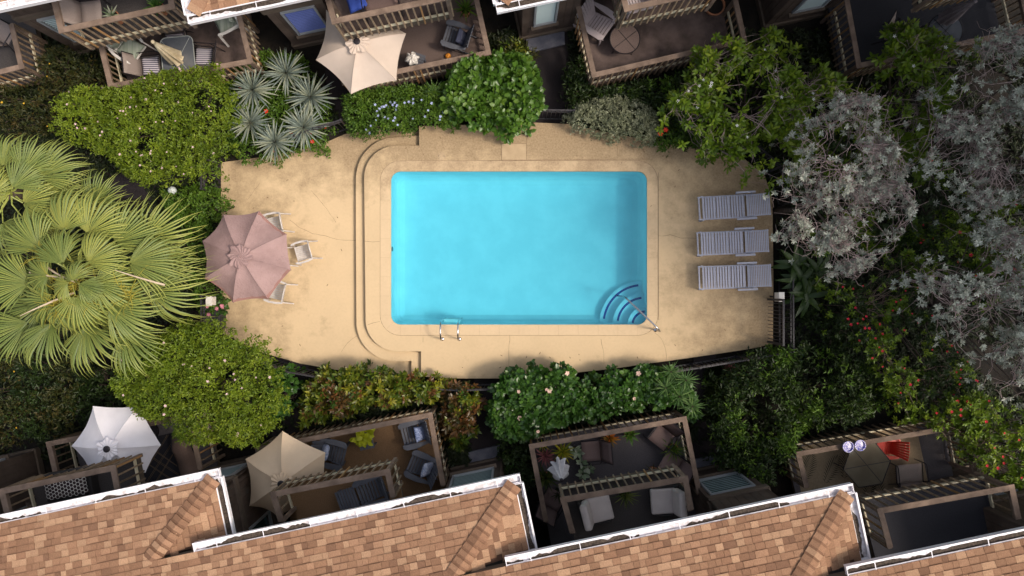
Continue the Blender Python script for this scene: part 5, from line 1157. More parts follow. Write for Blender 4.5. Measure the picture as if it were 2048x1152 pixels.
def bush(name, label, cat, poly, z0, z1, kind, dens=1.0, lump=(.38, .5), lumpamp=.35, depth=.22, gap=0.0, trunk=True, twigs=0, twigm=None, edge=.55, group=None, flowers=None, mixk=None, zpix=None, qcut=-.15, size=1.0, twigz=.0, over=.12, stemr=.05, stems=16):
    global BUSHN; BUSHN += 1
    g = np.random.default_rng(100 + BUSHN); zp = zpix if zpix is not None else z0 + (z1 - z0) * .72
    W = [P2(x, y, zp) for x, y in poly]; A = np.array(W); lo, hi = A.min(0) - over, A.max(0) + over
    area = 0.5 * abs(sum(W[i][0] * W[(i + 1) % len(W)][1] - W[(i + 1) % len(W)][0] * W[i][1] for i in range(len(W))))
    cen = A.mean(0); root = thing(name, label, cat, (cen[0], cen[1], 0), 0, group)
    # lump centres
    rl = g.uniform(lump[0], lump[1], 4000); C = g.uniform(lo, hi, (4000, 2)); ok, _ = np_inpoly(C[:, 0], C[:, 1], W); C, rl = C[ok], rl[ok]; keep = []
    for i in range(len(C)):
        if all((C[i, 0] - C[j, 0]) ** 2 + (C[i, 1] - C[j, 1]) ** 2 > (0.62 * (rl[i] + rl[j]) / 2 * 1.5) ** 2 for j in keep): keep.append(i)
        if len(keep) > 160: break
    C, rl = C[keep], rl[keep]; hl = g.uniform(-.5, .5, len(C)) * lumpamp
    L0, W0, nl, opn, det = KTYPE[kind]; L0 *= size; W0 *= size
    def surf(X, Y):
        ins, D = np_inpoly(X, Y, W); D = np.where(ins, D, -D)
        d2 = (X[:, None] - C[None, :, 0]) ** 2 + (Y[:, None] - C[None, :, 1]) ** 2; q = 1 - d2 / (rl[None] * 1.15) ** 2
        dome = np.where(q > 0, np.sqrt(np.maximum(q, 0)), q * .3) * rl[None] * .8 + hl[None]; j = dome.argmax(1); best = dome[np.arange(len(X)), j]
        prof = np.sqrt(np.clip(1 - (1 - np.clip((D + over) / edge, 0, 1)) ** 2, 0, 1))
        z = z0 + (z1 - z0) * prof * .92 + best - lumpamp * .35
        out = np.stack([X - C[j, 0], Y - C[j, 1]], 1) / rl[j][:, None]
        jag = .5 * (np.sin(X * 9 + Y * 5) + np.sin(Y * 11 - X * 7 + 2)) 
        return z, out, D, q[np.arange(len(X)), j], jag, j
    ncl = int(area * 95 * dens * (.1 / L0) ** 1.15 * 1.7)
    X = g.uniform(lo[0], hi[0], ncl * 3); Y = g.uniform(lo[1], hi[1], ncl * 3)
    z, out, D, q, jag, j = surf(X, Y)
    ok = (D > -over * (0.1 + .9 * (jag > 0)) * (.4 + .6 * g.random(len(X)))) & ((q > qcut) | (g.random(len(X)) > gap)) 
    nz_ = .5 + .25 * (np.sin(X * 3.1 + 1.3 * Y + BUSHN) + np.sin(2.7 * Y - 1.9 * X + 2 * BUSHN)); ok &= ~((nz_ < min(gap, .6) * .75) & (g.random(len(X)) < .85))
    X, Y, z, out, j = X[ok][:ncl], Y[ok][:ncl], z[ok][:ncl], out[ok][:ncl], j[ok][:ncl]; n = len(X)
    dd = g.exponential(depth, n); z = np.maximum(z - dd, np.minimum(.05, z0) + .03)
    pos = np.stack([X, Y, z], 1); ax = norm(np.concatenate([out * .8, np.full((n, 1), .9)], 1) + g.normal(0, .28, (n, 3)))
    ctint = g.normal(0, .16, n) + .22 * (g.random(len(C))[j] - .5)
    P_, D_, U_, T_, LL, WW = [], [], [], [], [], []
    t1 = norm(np.cross(ax, g.normal(0, 1, (n, 3)))); t2 = np.cross(ax, t1)
    for k in range(nl):
        a = 2 * math.pi * (k * .382 + g.uniform(-.05, .05, n)); o_ = opn * (1 - .35 * k / nl) * g.uniform(.8, 1.15, n)
        rad = t1 * np.cos(a)[:, None] + t2 * np.sin(a)[:, None]; d = norm(rad * np.sin(o_ * 1.5)[:, None] + ax * np.cos(o_ * 1.5)[:, None])
        P_.append(pos + ax * (L0 * .45 * (k / nl - .5)) + d * L0 * .08 + (0 if det == 2 else g.normal(0, L0 * .35, (n, 3)))); D_.append(d); U_.append(ax + g.normal(0, .25, (n, 3)))
        T_.append(np.clip(.42 + ctint + g.normal(0, .13, n) + .12 * (k / nl - .3), 0, 1)); s = g.uniform(.7, 1.2, n); LL.append(L0 * s); WW.append(W0 * s)
    P_, D_, U_, T_, LL, WW = map(np.concatenate, (P_, D_, U_, T_, LL, WW))
    if mixk:
        sel = np.tile((g.random(len(C)) < mixk[1])[j] ^ (g.random(n) < .12), nl)
        leaves('foliage', P_[~sel], D_[~sel], U_[~sel], LL[~sel], WW[~sel], T_[~sel], LF[kind], root, det); leaves('foliage', P_[sel], D_[sel], U_[sel], LL[sel], WW[sel], T_[sel], LF[mixk[0]], root, det)
    else: leaves('foliage', P_, D_, U_, LL, WW, T_, LF[kind], root, det)
    # stems
    lines = []; hub = np.array([cen[0], cen[1], max(.1, z0 * .8)])
    if trunk and z0 > .6:
        hub = np.array([cen[0], cen[1], z0 * .85]); k = np.linspace(0, 1, 6)[:, None]; wob = np.stack([np.sin(k[:, 0] * 4) * .06, np.cos(k[:, 0] * 5) * .05 - .05, 0 * k[:, 0]], 1)
        tubes('trunk', [(np.array([cen[0], cen[1], -.05]) * (1 - k) + hub * k + wob, stemr * 1.6, stemr * 1.1)], BARK, root, 8)
    idx = g.choice(n, min(stems + twigs, n), replace=False)
    for i in idx[:stems]:
        k = np.linspace(0, 1, 6)[:, None]; e = pos[i] - np.array([0, 0, .06]); b = hub if z0 > .6 else np.array([e[0] * .5 + cen[0] * .5, e[1] * .5 + cen[1] * .5, 0])
        pts = b * (1 - k) + e * k + np.sin(k * math.pi) * g.normal(0, .12, 3); lines.append((pts, stemr * .6, .008))
    if lines: tubes('branch', lines, BARK, root, 5)
    lines = []
    if twigs:
        hubs = pos[g.choice(n, max(3, twigs // 14))]
        for i in idx[stems:]:
            e = pos[i] + np.array([0, 0, twigz + .02]); h_ = hubs[np.argsort(((hubs - e) ** 2).sum(1))[g.integers(0, 3)]]; b = h_ * .9 + e * .1 - [0, 0, .15]
            if np.linalg.norm(e - b) > 2.2: b = e + (b - e) * .5
            k = np.linspace(0, 1, 8)[:, None]; pts = b * (1 - k) + e * k + np.sin(k * math.pi) * g.normal(0, .13, 3) + g.normal(0, .022, (8, 3)); pts[:, 2] += np.sin(k[:, 0] * math.pi) * (.10 + twigz)
            r_ = g.uniform(.006, .013); lines.append((pts, r_, .0035))
            for q in range(2):
                s = pts[g.integers(3, 7)]; e2 = s + g.normal(0, .16, 3) + [0, 0, .05]; lines.append((np.array([s, (s + e2) / 2 + g.normal(0, .03, 3), e2]), .005, .003))
        tubes('twigs', lines, twigm or TWIG, root, 3)['kind'] = 'stuff'
    if flowers:
        for (fm, count, rad, sub) in flowers:
            fi = g.choice(n, min(n, count * 6), replace=False); fi = fi[np.argsort(-(pos[fi, 2] + dd[fi] * -1.5 + g.normal(0, .05, len(fi))))][:count * 3]; fi = g.permutation(fi)[:count]
            if sub: fi = [i for i in fi if np_inpoly(pos[i:i + 1, 0], pos[i:i + 1, 1], [P2(x, y, pos[i, 2]) for x, y in sub])[0][0]]
            for i in fi:
                v = Vector(ax[i]); v = Vector((v.x * .5, v.y * .5, abs(v.z) + .3)).normalized(); sc = rad * g.uniform(.7, 1.2)
                inst('flower', FLM[fm], root, Tr(Vector(pos[i]) + v * (L0 * .5 + .03) + Vector((0, 0, min(dd[i], .3) * .6))) @ v.to_track_quat('Z', 'Y').to_matrix().to_4x4() @ Ro(g.uniform(0, 6), 4, 'Z') @ Matrix.Scale(sc, 4))
    return root
def flower_mesh(name, m, petals=5, cup=.35, wid=.62):
    mb = MB()
    for k in range(petals):
        a = 2 * math.pi * k / petals; u, v = Vector((math.cos(a), math.sin(a), 0)), Vector((-math.sin(a), math.cos(a), 0))
        mb.poly([Vector((0, 0, 0)), u * .5 - v * wid * .5 + Vector((0, 0, cup * .6)), u * .95 - v * wid * .3 + Vector((0, 0, cup)), u * 1.0 + Vector((0, 0, cup * .8)), u * .95 + v * wid * .3 + Vector((0, 0, cup)), u * .5 + v * wid * .5 + Vector((0, 0, cup * .6))])
    return mb.mesh(name, m)
fm = lambda n, c: mat(n, c, tuple(min(1, x * 1.15) for x in c), scale=9, rough=.6, trans=.2)
FLM = dict(pinkw=flower_mesh('flower', fm('pale_pink_petal', (.70, .50, .50))), blue=flower_mesh('flower', fm('blue_petal', (.42, .48, .74))), red=flower_mesh('flower', fm('red_petal', (.62, .02, .05)), 5, .6),
           white=flower_mesh('flower', fm('white_petal', (.78, .78, .80)), 5, .3, .4), hibp=flower_mesh('flower', fm('blush_petal', (.80, .55, .45)), 5, .25, .9), scar=flower_mesh('flower', fm('scarlet_petal', (.75, .05, .02)), 6, .3),
           yel=flower_mesh('flower', fm('yellow_petal', (.7, .42, .03)), 5, .4), mag=flower_mesh('flower', fm('pink_petal', (.65, .25, .33)), 6, .3))

# undergrowth first
def cover(poly, n, hmax, kind='ground', sz=1.0, seed=1):
    g = np.random.default_rng(seed); W = [P2(x, y, .1) for x, y in poly]; A = np.array(W); X = g.uniform(A[:, 0].min(), A[:, 0].max(), n * 2); Y = g.uniform(A[:, 1].min(), A[:, 1].max(), n * 2)
    ok, D = np_inpoly(X, Y, W); nz_ = np.sin(X * 1.9 + seed) + np.sin(Y * 2.3 + X * .7); ok &= nz_ > -1.3; X, Y, nz_ = X[ok][:n], Y[ok][:n], nz_[ok][:n]; m = len(X); hz = hmax * (.35 + .25 * nz_) * g.random(m)
    L0, W0, *_ = KTYPE['ground']; k = 5; X, Y, hz = np.repeat(X, k), np.repeat(Y, k), np.repeat(hz, k); a = g.uniform(0, 6.28, m * k)
    pos = np.stack([X, Y, np.maximum(.0, hz)], 1); d = np.stack([np.cos(a), np.sin(a), g.uniform(-.1, .8, m * k)], 1); up = np.tile([0, 0, 1.], (m * k, 1)) + g.normal(0, .3, (m * k, 3)); s = g.uniform(.6, 1.3, m * k) * sz
    o = leaves('ground_cover', pos, d, up, L0 * s, W0 * s, np.clip(g.normal(.4, .25, m * k), 0, 1), LF[kind], None, 1); return o
for i, (poly, n, lb) in enumerate((([(-60, 60), (200, 60), (640, 170), (690, 260), (440, 320), (430, 460), (380, 640), (540, 720), (590, 850), (400, 900), (-60, 930)], 9000, 'low dark plants covering the beds left of the terrace'),
              ([(1000, 60), (1045, 60), (1050, 240), (900, 260), (700, 260), (690, 190)], 2200, 'low dark leaves under the blue flowered hedge'),
              ([(1140, 60), (2150, 60), (2150, 960), (1440, 960), (1435, 720), (1575, 690), (1550, 420), (1490, 310), (1140, 250)], 12000, 'low dark plants covering the beds right of the terrace'),
              ([(600, 760), (940, 770), (940, 930), (880, 930), (600, 880)], 1500, 'low leaves beneath the yellow and red hedge'), ([(990, 770), (1385, 750), (1390, 880), (1060, 960), (1000, 960)], 1800, 'low leaves beneath the broad leaved lower hedge'))):
    tag(cover(poly, n, .45, seed=i + 1), lb, 'ground cover', None, 'stuff')
GT = 'leafy shrubs round the pool terrace'
bush('dark_shrub', 'dark rust tinged shrubs left of the top left deck beside the orange flowers', 'shrub', [(-40, 190), (60, 165), (95, 110), (130, 100), (205, 125), (215, 180), (150, 225), (130, 270), (60, 262), (-40, 260)], .1, 1.3, 'rusty', .8, depth=.3, gap=.35, group=GT, flowers=[('yel', 9, .03, None)], over=.2)
bush('dark_shrub', 'rust speckled dark shrub in the lower left between the fan palm and white umbrella', 'shrub', [(-40, 690), (40, 668), (110, 690), (155, 735), (150, 830), (100, 870), (30, 885), (-40, 900)], .2, 1.5, 'rusty', 1.0, depth=.3, gap=.3, group=GT, mixk=('dark', .4), flowers=[('yel', 7, .03, None)], over=.2)
bush('fern_shrub', 'dark ferny shrub in the gap left of the lower lime tree', 'shrub', [(165, 735), (230, 740), (240, 820), (180, 850), (140, 820)], .1, .9, 'dark', .7, gap=.3, group=GT)
bush('lime_tree', 'lime green fine leaved tree above the palms with tiny pink blossoms', 'tree', [(128, 200), (170, 178), (240, 182), (300, 150), (390, 140), (430, 128), (462, 190), (452, 250), (440, 320), (408, 352), (350, 345), (300, 368), (240, 345), (225, 315), (175, 290), (110, 265)], 1.5, 2.6, 'lime', 1.45, lump=(.28, .5), depth=.26, gap=.12, group='lime green trees', flowers=[('pinkw', 60, .028, None)], over=.16)
bush('lime_tree', 'lime green fine leaved tree at lower left beside the white umbrella', 'tree', [(240, 705), (300, 690), (350, 655), (420, 645), (470, 672), (520, 700), (548, 745), (562, 800), (548, 850), (500, 895), (440, 880), (370, 885), (335, 850), (290, 830), (222, 780)], 1.7, 2.9, 'lime', 1.45, lump=(.28, .52), depth=.26, gap=.1, group='lime green trees', flowers=[('pinkw', 22, .035, None)], over=.16)
bush('green_shrub', 'glossy green shrub spilling onto the terrace left of the mauve umbrella', 'shrub', [(325, 385), (380, 372), (440, 380), (466, 405), (440, 440), (400, 460), (340, 440)], .2, 1.1, 'hedge', 1.3, depth=.16, size=1.15, group=GT)
bush('green_shrub', 'narrow dark green shrub strip between fan palm and mauve umbrella', 'shrub', [(375, 445), (425, 440), (432, 520), (436, 600), (400, 640), (380, 560)], .1, .9, 'hedge', 1.0, group=GT)
bush('pink_flower_shrub', 'small shrub dotted with pink flowers in the dark box by the terrace edge', 'shrub', [(415, 590), (448, 592), (452, 618), (430, 640), (412, 630)], .2, .7, 'hib', 1.2, size=.6, stems=0, flowers=[('mag', 12, .06, None)], group=GT, over=.05, lump=(.15, .2))
bush('green_shrub', 'green shrub skirting the spiky blue grey rosettes', 'shrub', [(455, 140), (540, 110), (600, 110), (650, 180), (668, 260), (650, 300), (600, 300), (555, 322), (490, 322), (455, 290)], .0, .55, 'hedge', 1.0, depth=.12, size=1.1, group=GT, flowers=[('scar', 7, .06, None)])
bush('plumbago_hedge', 'hedge with clusters of pale blue flowers above the pool steps', 'hedge', [(690, 195), (770, 182), (850, 178), (925, 178), (930, 250), (870, 254), (800, 260), (735, 272), (700, 258)], .1, 1.1, 'hedge', 1.75, depth=.14, edge=.3, size=1.12, group=GT, flowers=[('blue', 80, .038, [(755, 200), (930, 200), (930, 275), (700, 285)])])
bush('broadleaf_hedge', 'large leaved bright green hedge at the top middle of the deck', 'hedge', [(905, 150), (950, 120), (1000, 108), (1060, 115), (1076, 160), (1080, 215), (1060, 250), (1020, 262), (985, 255), (940, 250), (885, 215)], .3, 1.6, 'broad', 1.8, depth=.17, lump=(.24, .4), edge=.3, lumpamp=.45, group=GT)
bush('croton_shrub', 'yellowish shrub tuft above the large leaved hedge by the path', 'shrub', [(990, 90), (1040, 80), (1070, 105), (1060, 125), (1000, 120)], .2, .9, 'rusty', 1.2, group=GT, mixk=('croton', .3))
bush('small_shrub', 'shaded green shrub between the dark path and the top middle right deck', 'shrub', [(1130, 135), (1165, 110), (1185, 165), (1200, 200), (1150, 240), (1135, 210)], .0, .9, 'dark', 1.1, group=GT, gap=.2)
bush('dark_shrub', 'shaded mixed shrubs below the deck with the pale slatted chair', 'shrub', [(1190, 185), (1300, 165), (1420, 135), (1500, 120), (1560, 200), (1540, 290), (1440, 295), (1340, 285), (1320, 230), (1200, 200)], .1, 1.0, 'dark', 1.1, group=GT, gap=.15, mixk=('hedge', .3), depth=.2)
bush('silver_shrub', 'small leaved silver grey shrub at the upper edge of the deck', 'shrub', [(1135, 232), (1160, 205), (1210, 190), (1270, 192), (1310, 215), (1318, 255), (1310, 288), (1250, 278), (1190, 268), (1145, 252)], .1, 1.15, 'silver2', 1.7, depth=.14, lump=(.22, .35), group=GT)
bush('hibiscus_shrub', 'dark shrub with two scarlet flowers next to the silver grey shrub', 'shrub', [(1308, 220), (1350, 200), (1400, 250), (1400, 295), (1350, 295), (1312, 285)], .1, 1.0, 'dark', 1.3, group=GT, mixk=('hedge', .3))
for px, py in ((1321, 267), (1331, 260)): p = P(px, py, 1.25); r_ = thing('scarlet_flower', 'scarlet hibiscus flowers by the silver grey shrub', 'flower', (p.x, p.y, 1.2), 0, 'pair of scarlet flowers'); r_['label'] = 'left scarlet hibiscus flower by the silver grey shrub' if px < 1325 else 'right scarlet hibiscus flower by the silver grey shrub'; inst('petals', FLM['scar'], r_, Tr(p) @ Matrix.Scale(.075, 4))
bush('whorled_tree', 'tall loose shrub of whorled bright leaves and white flowers right of the top deck', 'tree', [(1395, 100), (1430, 70), (1480, 95), (1530, 60), (1600, 85), (1635, 130), (1690, 165), (1705, 215), (1670, 270), (1610, 300), (1600, 345), (1540, 372), (1500, 335), (1440, 300), (1390, 300), (1340, 270), (1330, 210), (1390, 165)], 1.2, 2.5, 'gard', .95, size=1.12, lump=(.22, .38), lumpamp=.6, depth=.34, gap=.9, qcut=.1, group='whorled leaf trees with white flowers', twigs=200, twigm=TWIG, flowers=[('white', 18, .045, None)], over=.2)
bush('whorled_tree', 'bright whorled leaf tree reaching over the dark top right deck', 'tree', [(1765, 110), (1780, 60), (1830, 35), (1870, 70), (1920, 75), (1955, 110), (1950, 165), (1900, 190), (1880, 230), (1870, 290), (1830, 340), (1780, 320), (1735, 280), (1720, 220), (1740, 180), (1790, 150)], 1.6, 2.9, 'gard', .95, size=1.12, lump=(.22, .38), lumpamp=.6, depth=.34, gap=.9, qcut=.1, group='whorled leaf trees with white flowers', twigs=160, twigm=TWIG, flowers=[('white', 8, .045, None)], over=.2)
bush('green_shrub', 'green shrub glimpsed beneath the silver trees at the right', 'shrub', [(1780, 330), (1850, 300), (1990, 380), (2080, 420), (2080, 560), (1960, 620), (1860, 560), (1800, 470)], .8, 2.4, 'gard', .8, size=.75, gap=.5, depth=.3, group=GT, mixk=('dark', .3), flowers=[('red', 10, .05, None)])
bush('green_shrub', 'green shrub filling the bed under the first silver tree', 'shrub', [(1590, 330), (1680, 240), (1760, 260), (1800, 400), (1760, 500), (1640, 510), (1590, 430)], .6, 1.9, 'gard', .7, size=.75, gap=.4, depth=.3, group=GT, mixk=('dark', .4))
bush('silver_tree', 'silver leaved tree with a tangle of pale twigs beside the loungers', 'tree', [(1545, 400), (1560, 345), (1610, 310), (1640, 230), (1700, 175), (1740, 210), (1770, 290), (1815, 340), (1830, 410), (1800, 470), (1760, 520), (1700, 545), (1650, 525), (1600, 505), (1550, 470)], 2.9, 4.9, 'silver', .62, lump=(.2, .36), lumpamp=.8, depth=.42, gap=.94, qcut=.15, group='silver leaved trees', twigs=520, twigz=.06, over=.22)
bush('silver_tree', 'silver leaved tree at the upper right edge of the photo', 'tree', [(1840, 300), (1870, 230), (1900, 205), (1890, 160), (1950, 130), (1975, 80), (2030, 45), (2130, 40), (2150, 380), (2010, 400), (1960, 430), (1890, 400), (1840, 370)], 3.0, 5.0, 'silver', .52, lump=(.2, .36), lumpamp=.8, depth=.42, gap=.95, qcut=.25, group='silver leaved trees', twigs=420, twigz=.06, over=.25)
bush('silver_tree', 'silver leaved tree at the middle right edge above the red flowers', 'tree', [(1850, 540), (1890, 510), (1930, 440), (2000, 410), (2150, 420), (2150, 850), (2030, 820), (1975, 780), (1930, 720), (1900, 640), (1850, 600)], 3.0, 5.2, 'silver', .52, lump=(.2, .36), lumpamp=.8, depth=.42, gap=.95, qcut=.25, group='silver leaved trees', twigs=420, twigz=.06, over=.25)
RS = 'red flowering shrubs'
bush('red_flower_shrub', 'sprawling shrub dotted with small red flowers right of the loungers', 'shrub', [(1650, 560), (1720, 560), (1790, 500), (1830, 440), (1880, 430), (1900, 520), (1850, 620), (1900, 700), (1960, 790), (1930, 850), (1830, 845), (1760, 760), (1720, 690), (1660, 640)], .9, 2.2, 'gard', .8, size=.72, lump=(.25, .42), lumpamp=.5, depth=.35, gap=.45, group=RS, twigs=120, twigm=TWIGD, flowers=[('red', 60, .036, None)], over=.22, mixk=('dark', .55))
bush('red_flower_shrub', 'red flowered shrub hanging over the bottom right deck corner', 'shrub', [(1890, 800), (1960, 790), (2060, 830), (2120, 840), (2120, 1020), (2040, 1000), (1960, 930), (1930, 880), (1870, 860)], 1.5, 2.6, 'gard', 1.0, size=.8, lump=(.25, .42), lumpamp=.5, depth=.3, gap=.38, group=RS, twigs=60, twigm=TWIGD, flowers=[('red', 34, .042, None)], over=.2)
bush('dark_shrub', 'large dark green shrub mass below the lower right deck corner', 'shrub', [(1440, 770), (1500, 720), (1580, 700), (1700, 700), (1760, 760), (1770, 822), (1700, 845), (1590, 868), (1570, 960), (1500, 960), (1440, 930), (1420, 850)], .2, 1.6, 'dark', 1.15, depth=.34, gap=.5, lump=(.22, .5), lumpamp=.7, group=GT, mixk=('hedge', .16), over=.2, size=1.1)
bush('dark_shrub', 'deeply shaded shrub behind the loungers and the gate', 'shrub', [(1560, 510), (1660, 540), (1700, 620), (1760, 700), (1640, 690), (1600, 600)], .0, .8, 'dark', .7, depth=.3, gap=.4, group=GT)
bush('hibiscus_hedge', 'broad leaved hedge with pale blush flowers below the pool', 'hedge', [(990, 775), (1020, 748), (1080, 735), (1140, 740), (1160, 775), (1165, 832), (1100, 848), (1045, 880), (990, 870), (980, 820)], .3, 1.5, 'hib', 1.8, depth=.17, lump=(.22, .4), edge=.3, lumpamp=.45, group=GT, flowers=[('hibp', 7, .06, None)])
bush('hibiscus_hedge', 'darker right half of the lower hedge with spiky palm tufts', 'hedge', [(1160, 770), (1230, 745), (1300, 738), (1360, 745), (1388, 790), (1397, 830), (1385, 845), (1365, 800), (1290, 814), (1170, 838)], .3, 1.35, 'hib', 1.6, depth=.17, size=.95, lump=(.22, .4), edge=.3, lumpamp=.45, group=GT, flowers=[('hibp', 2, .07, None)])
bush('dark_shrub', 'almost black leafed shrub between the grey slab and the bromeliad deck', 'shrub', [(1000, 885), (1060, 885), (1072, 960), (1040, 1000), (1005, 950)], .1, .9, 'dark', 1.0, group=GT)
bush('croton_hedge', 'yellow green croton hedge with a few red leaves below the curved step', 'hedge', [(612, 775), (640, 745), (720, 742), (790, 748), (850, 755), (885, 765), (880, 790), (862, 797), (800, 806), (720, 822), (640, 840), (602, 850), (605, 810)], .3, 1.35, 'croton', 1.5, depth=.17, lump=(.22, .34), group=GT, mixk=('crotred', .10), size=.85)
bush('croton_hedge', 'redder right end of the multicoloured hedge beside the dark path', 'hedge', [(885, 765), (945, 775), (958, 820), (942, 870), (915, 895), (892, 870), (882, 800)], .3, 1.3, 'croton', 1.5, depth=.17, lump=(.2, .3), group=GT, mixk=('crotred', .62), size=.85)
bush('broadleaf_hedge', 'narrow glossy shrub between the lower lime tree and the dark path', 'shrub', [(540, 735), (585, 738), (592, 770), (570, 815), (545, 840)], .2, 1.2, 'hib', 1.3, group=GT)

# rosettes
YL = []
for i in range(3):
    mb = MB(); L_ = 1.0; w_ = .030 + .006 * i; mb.v = []; st = [(0, .5), (.12, .85), (.45, 1), (.8, .55), (1, .02)]
    g = []
    for (t, ww) in st: mb.v += [(t, -w_ * ww, .010 - .03 * t * t), (t, 0, -.004 - .03 * t * t), (t, w_ * ww, .010 - .03 * t * t)]
    for q in range(4):
        b_ = q * 3; mb.f += [(b_, b_ + 3, b_ + 4, b_ + 1), (b_ + 1, b_ + 4, b_ + 5, b_ + 2)]; mb.mi += [0, 0]
    YL.append(mb)
def rosette(name, label, px, py, zb, L_, n, m, wsc=1.0, group=None, cat='rosette plant', elev=(-5, 80), zr=None, seed=0, stem=0.0):
    rr = random.Random(seed or int(px)); c = P(px, py, zb + .2); root = thing(name, label, cat, (c.x, c.y, 0), 0, group); ms = []
    for mb in YL:
        for tv in (.15, .5, .85):
            me = mb.mesh('leaf', LF[m]); a = me.attributes.new('tint', 'FLOAT', 'POINT'); a.data.foreach_set('value', [tv + .25 * (i // 3 == 4) for i in range(15)]); ms.append(me)
    for k in range(n):
        t = k / n; el = R(elev[0] + (elev[1] - elev[0]) * t ** 1.2 + rr.uniform(-6, 6)); az = k * 2.39996 + rr.uniform(-.12, .12); l = L_ * (1 - .35 * t) * rr.uniform(.88, 1.08)
        M = Tr((c.x, c.y, zb)) @ Ro(az, 4, 'Z') @ Ro(-el, 4, 'Y') @ Tr((.03, 0, 0)) @ Matrix.Diagonal((l, l * wsc, l, 1)); inst('leaf', rr.choice(ms), root, M)
    mb = MB(); mb.tube([(c.x, c.y, -.03), (c.x, c.y, zb + .06)], [.07 * L_, .05 * L_], 8); mb.build('stem', BARK, root); return root
for i, (px, py, l, lb) in enumerate(((500, 176, .72, 'upper left spiky blue grey rosette nearest the striped chairs'), (568, 142, .70, 'topmost spiky blue grey rosette beside the deck pickets'), (617, 190, .76, 'spiky blue grey rosette at the right of the cluster'),
              (496, 243, .68, 'spiky blue grey rosette at the left middle of the cluster'), (545, 281, .68, 'lowest spiky blue grey rosette next to the terrace edge'), (603, 252, .72, 'spiky blue grey rosette at the lower right beside the fence'))):
    rosette('yucca', lb, px, py, 1.0, l * 1.02, 84, 'yucca', 1.0, 'blue grey yucca rosettes', seed=i + 1, elev=(-8, 78))
for i, (px, py, l, lb) in enumerate(((1335, 778, .42, 'small fan tuft at the left of the group on the lower hedge'), (1375, 762, .42, 'small fan tuft nearest the dark path on the lower hedge'), (1362, 795, .45, 'middle small fan tuft in the lower hedge'), (1388, 815, .40, 'lowest small fan tuft at the hedge corner'), (1345, 745, .34, 'topmost small fan tuft by the fence'))):
    rosette('papyrus_tuft', lb, px, py, 1.45, l, 40, 'tuft', .8, 'fine green tufts in the lower hedge', seed=i + 20)
rosette('papyrus_tuft', 'fine tuft above the blue flowered hedge', 866, 180, 1.2, .42, 30, 'tuft', .7, seed=31); rosette('papyrus_tuft', 'second fine tuft lower left of the first above the blue flowered hedge', 845, 206, 1.1, .40, 30, 'tuft', .7, seed=32)
rosette('papyrus_tuft', 'fine tuft poking over the left edge of the mauve umbrella', 412, 490, 1.9, .36, 34, 'hib', .5, seed=33)
rosette('red_rosette', 'crimson rosette alone in the dark grass right of the path', 1463, 737, .35, .22, 40, 'bromp', 2.0, seed=34); 
BR = 'bromeliads on the lower deck'
ZB = ZLF + .42
for i, (nm, lb, px, py, l, n, m, ws) in enumerate((('bromeliad', 'pink red bromeliad in the deck corner', 1091, 916, .34, 26, 'bromp', 2.0), ('bromeliad', 'yellow bromeliad right of the pink one', 1126, 907, .38, 30, 'bromy', 1.8), ('bromeliad', 'dark green and yellow bromeliad below the pink one', 1092, 960, .46, 34, 'bromg', 1.7),
        ('bromeliad', 'small yellow green bromeliad touching the corner rail', 1086, 893, .24, 18, 'bromy', 1.6), ('potted_croton', 'orange leaved croton against the rail', 1221, 880, .30, 22, 'orange', 2.4), ('potted_croton', 'green croton with orange tips next to the orange one', 1262, 872, .30, 20, 'broad', 3.4),
        ('aloe', 'spiky yellow green aloe on the balcony between the white chairs', 1253, 995, .38, 34, 'bromg', 1.2), ('potted_fern', 'dark green fern at the right rail of the bromeliad deck', 1351, 902, .42, 34, 'hedge', 1.0), ('potted_palm', 'reddish grassy plant beneath the pickets near the right chair', 1312, 950, .36, 28, 'rusty', 1.2),
        ('bromeliad', 'small dark plant beside the lower left sling chair', 1118, 992, .26, 20, 'dark', 1.6), ('potted_fern', 'spidery green fern in the corner of the cream umbrella deck', 955, 118, .26, 22, 'bromy', .9), ('potted_plant', 'weedy green plant in the shaded corner above the grey slatted chair', 930, 12, .42, 26, 'hedge', 1.6),
        ('potted_plant', 'little plant in the green pot on the palm rug deck', 1593, 905, .3, 20, 'hedge', 2.2), ('potted_plant', 'variegated rosette plant between chair and table on the top left balcony', 214, 24, .26, 22, 'varie', 2.4), ('potted_plant', 'green plant at the right end of the top left balcony', 305, 6, .3, 24, 'hib', 2.4))):
    up_ = 'balcony' in lb; zz = (ZUF if up_ else ZLF) + .40
    rt = rosette(nm, lb, px, py, zz, l, n, m, ws, None, 'potted plant', seed=50 + i, elev=(5, 80)); c = P(px, py, zz + .2)
    for ch in rt.children:
        if ch.name.startswith('stem'): bpy.data.objects.remove(ch); break
    mb = MB(); z_ = zz - .38; mb.lathe([(.10, 0), (.14, .30), (.15, .30), (.15, .33), (.125, .33), (.12, .28)], (c.x, c.y, z_), 16, False); mb.build('pot', TERRA if i % 3 else DARKM, rt); mb = MB(); mb.lathe([(.122, .29), (.01, .30)], (c.x, c.y, z_), 16); mb.build('soil', SOIL, rt)
    mb = MB(); mb.tube([(c.x, c.y, z_ + .25), (c.x, c.y, zz + .03)], .02, 6); mb.build('stalk', BARK, rt)
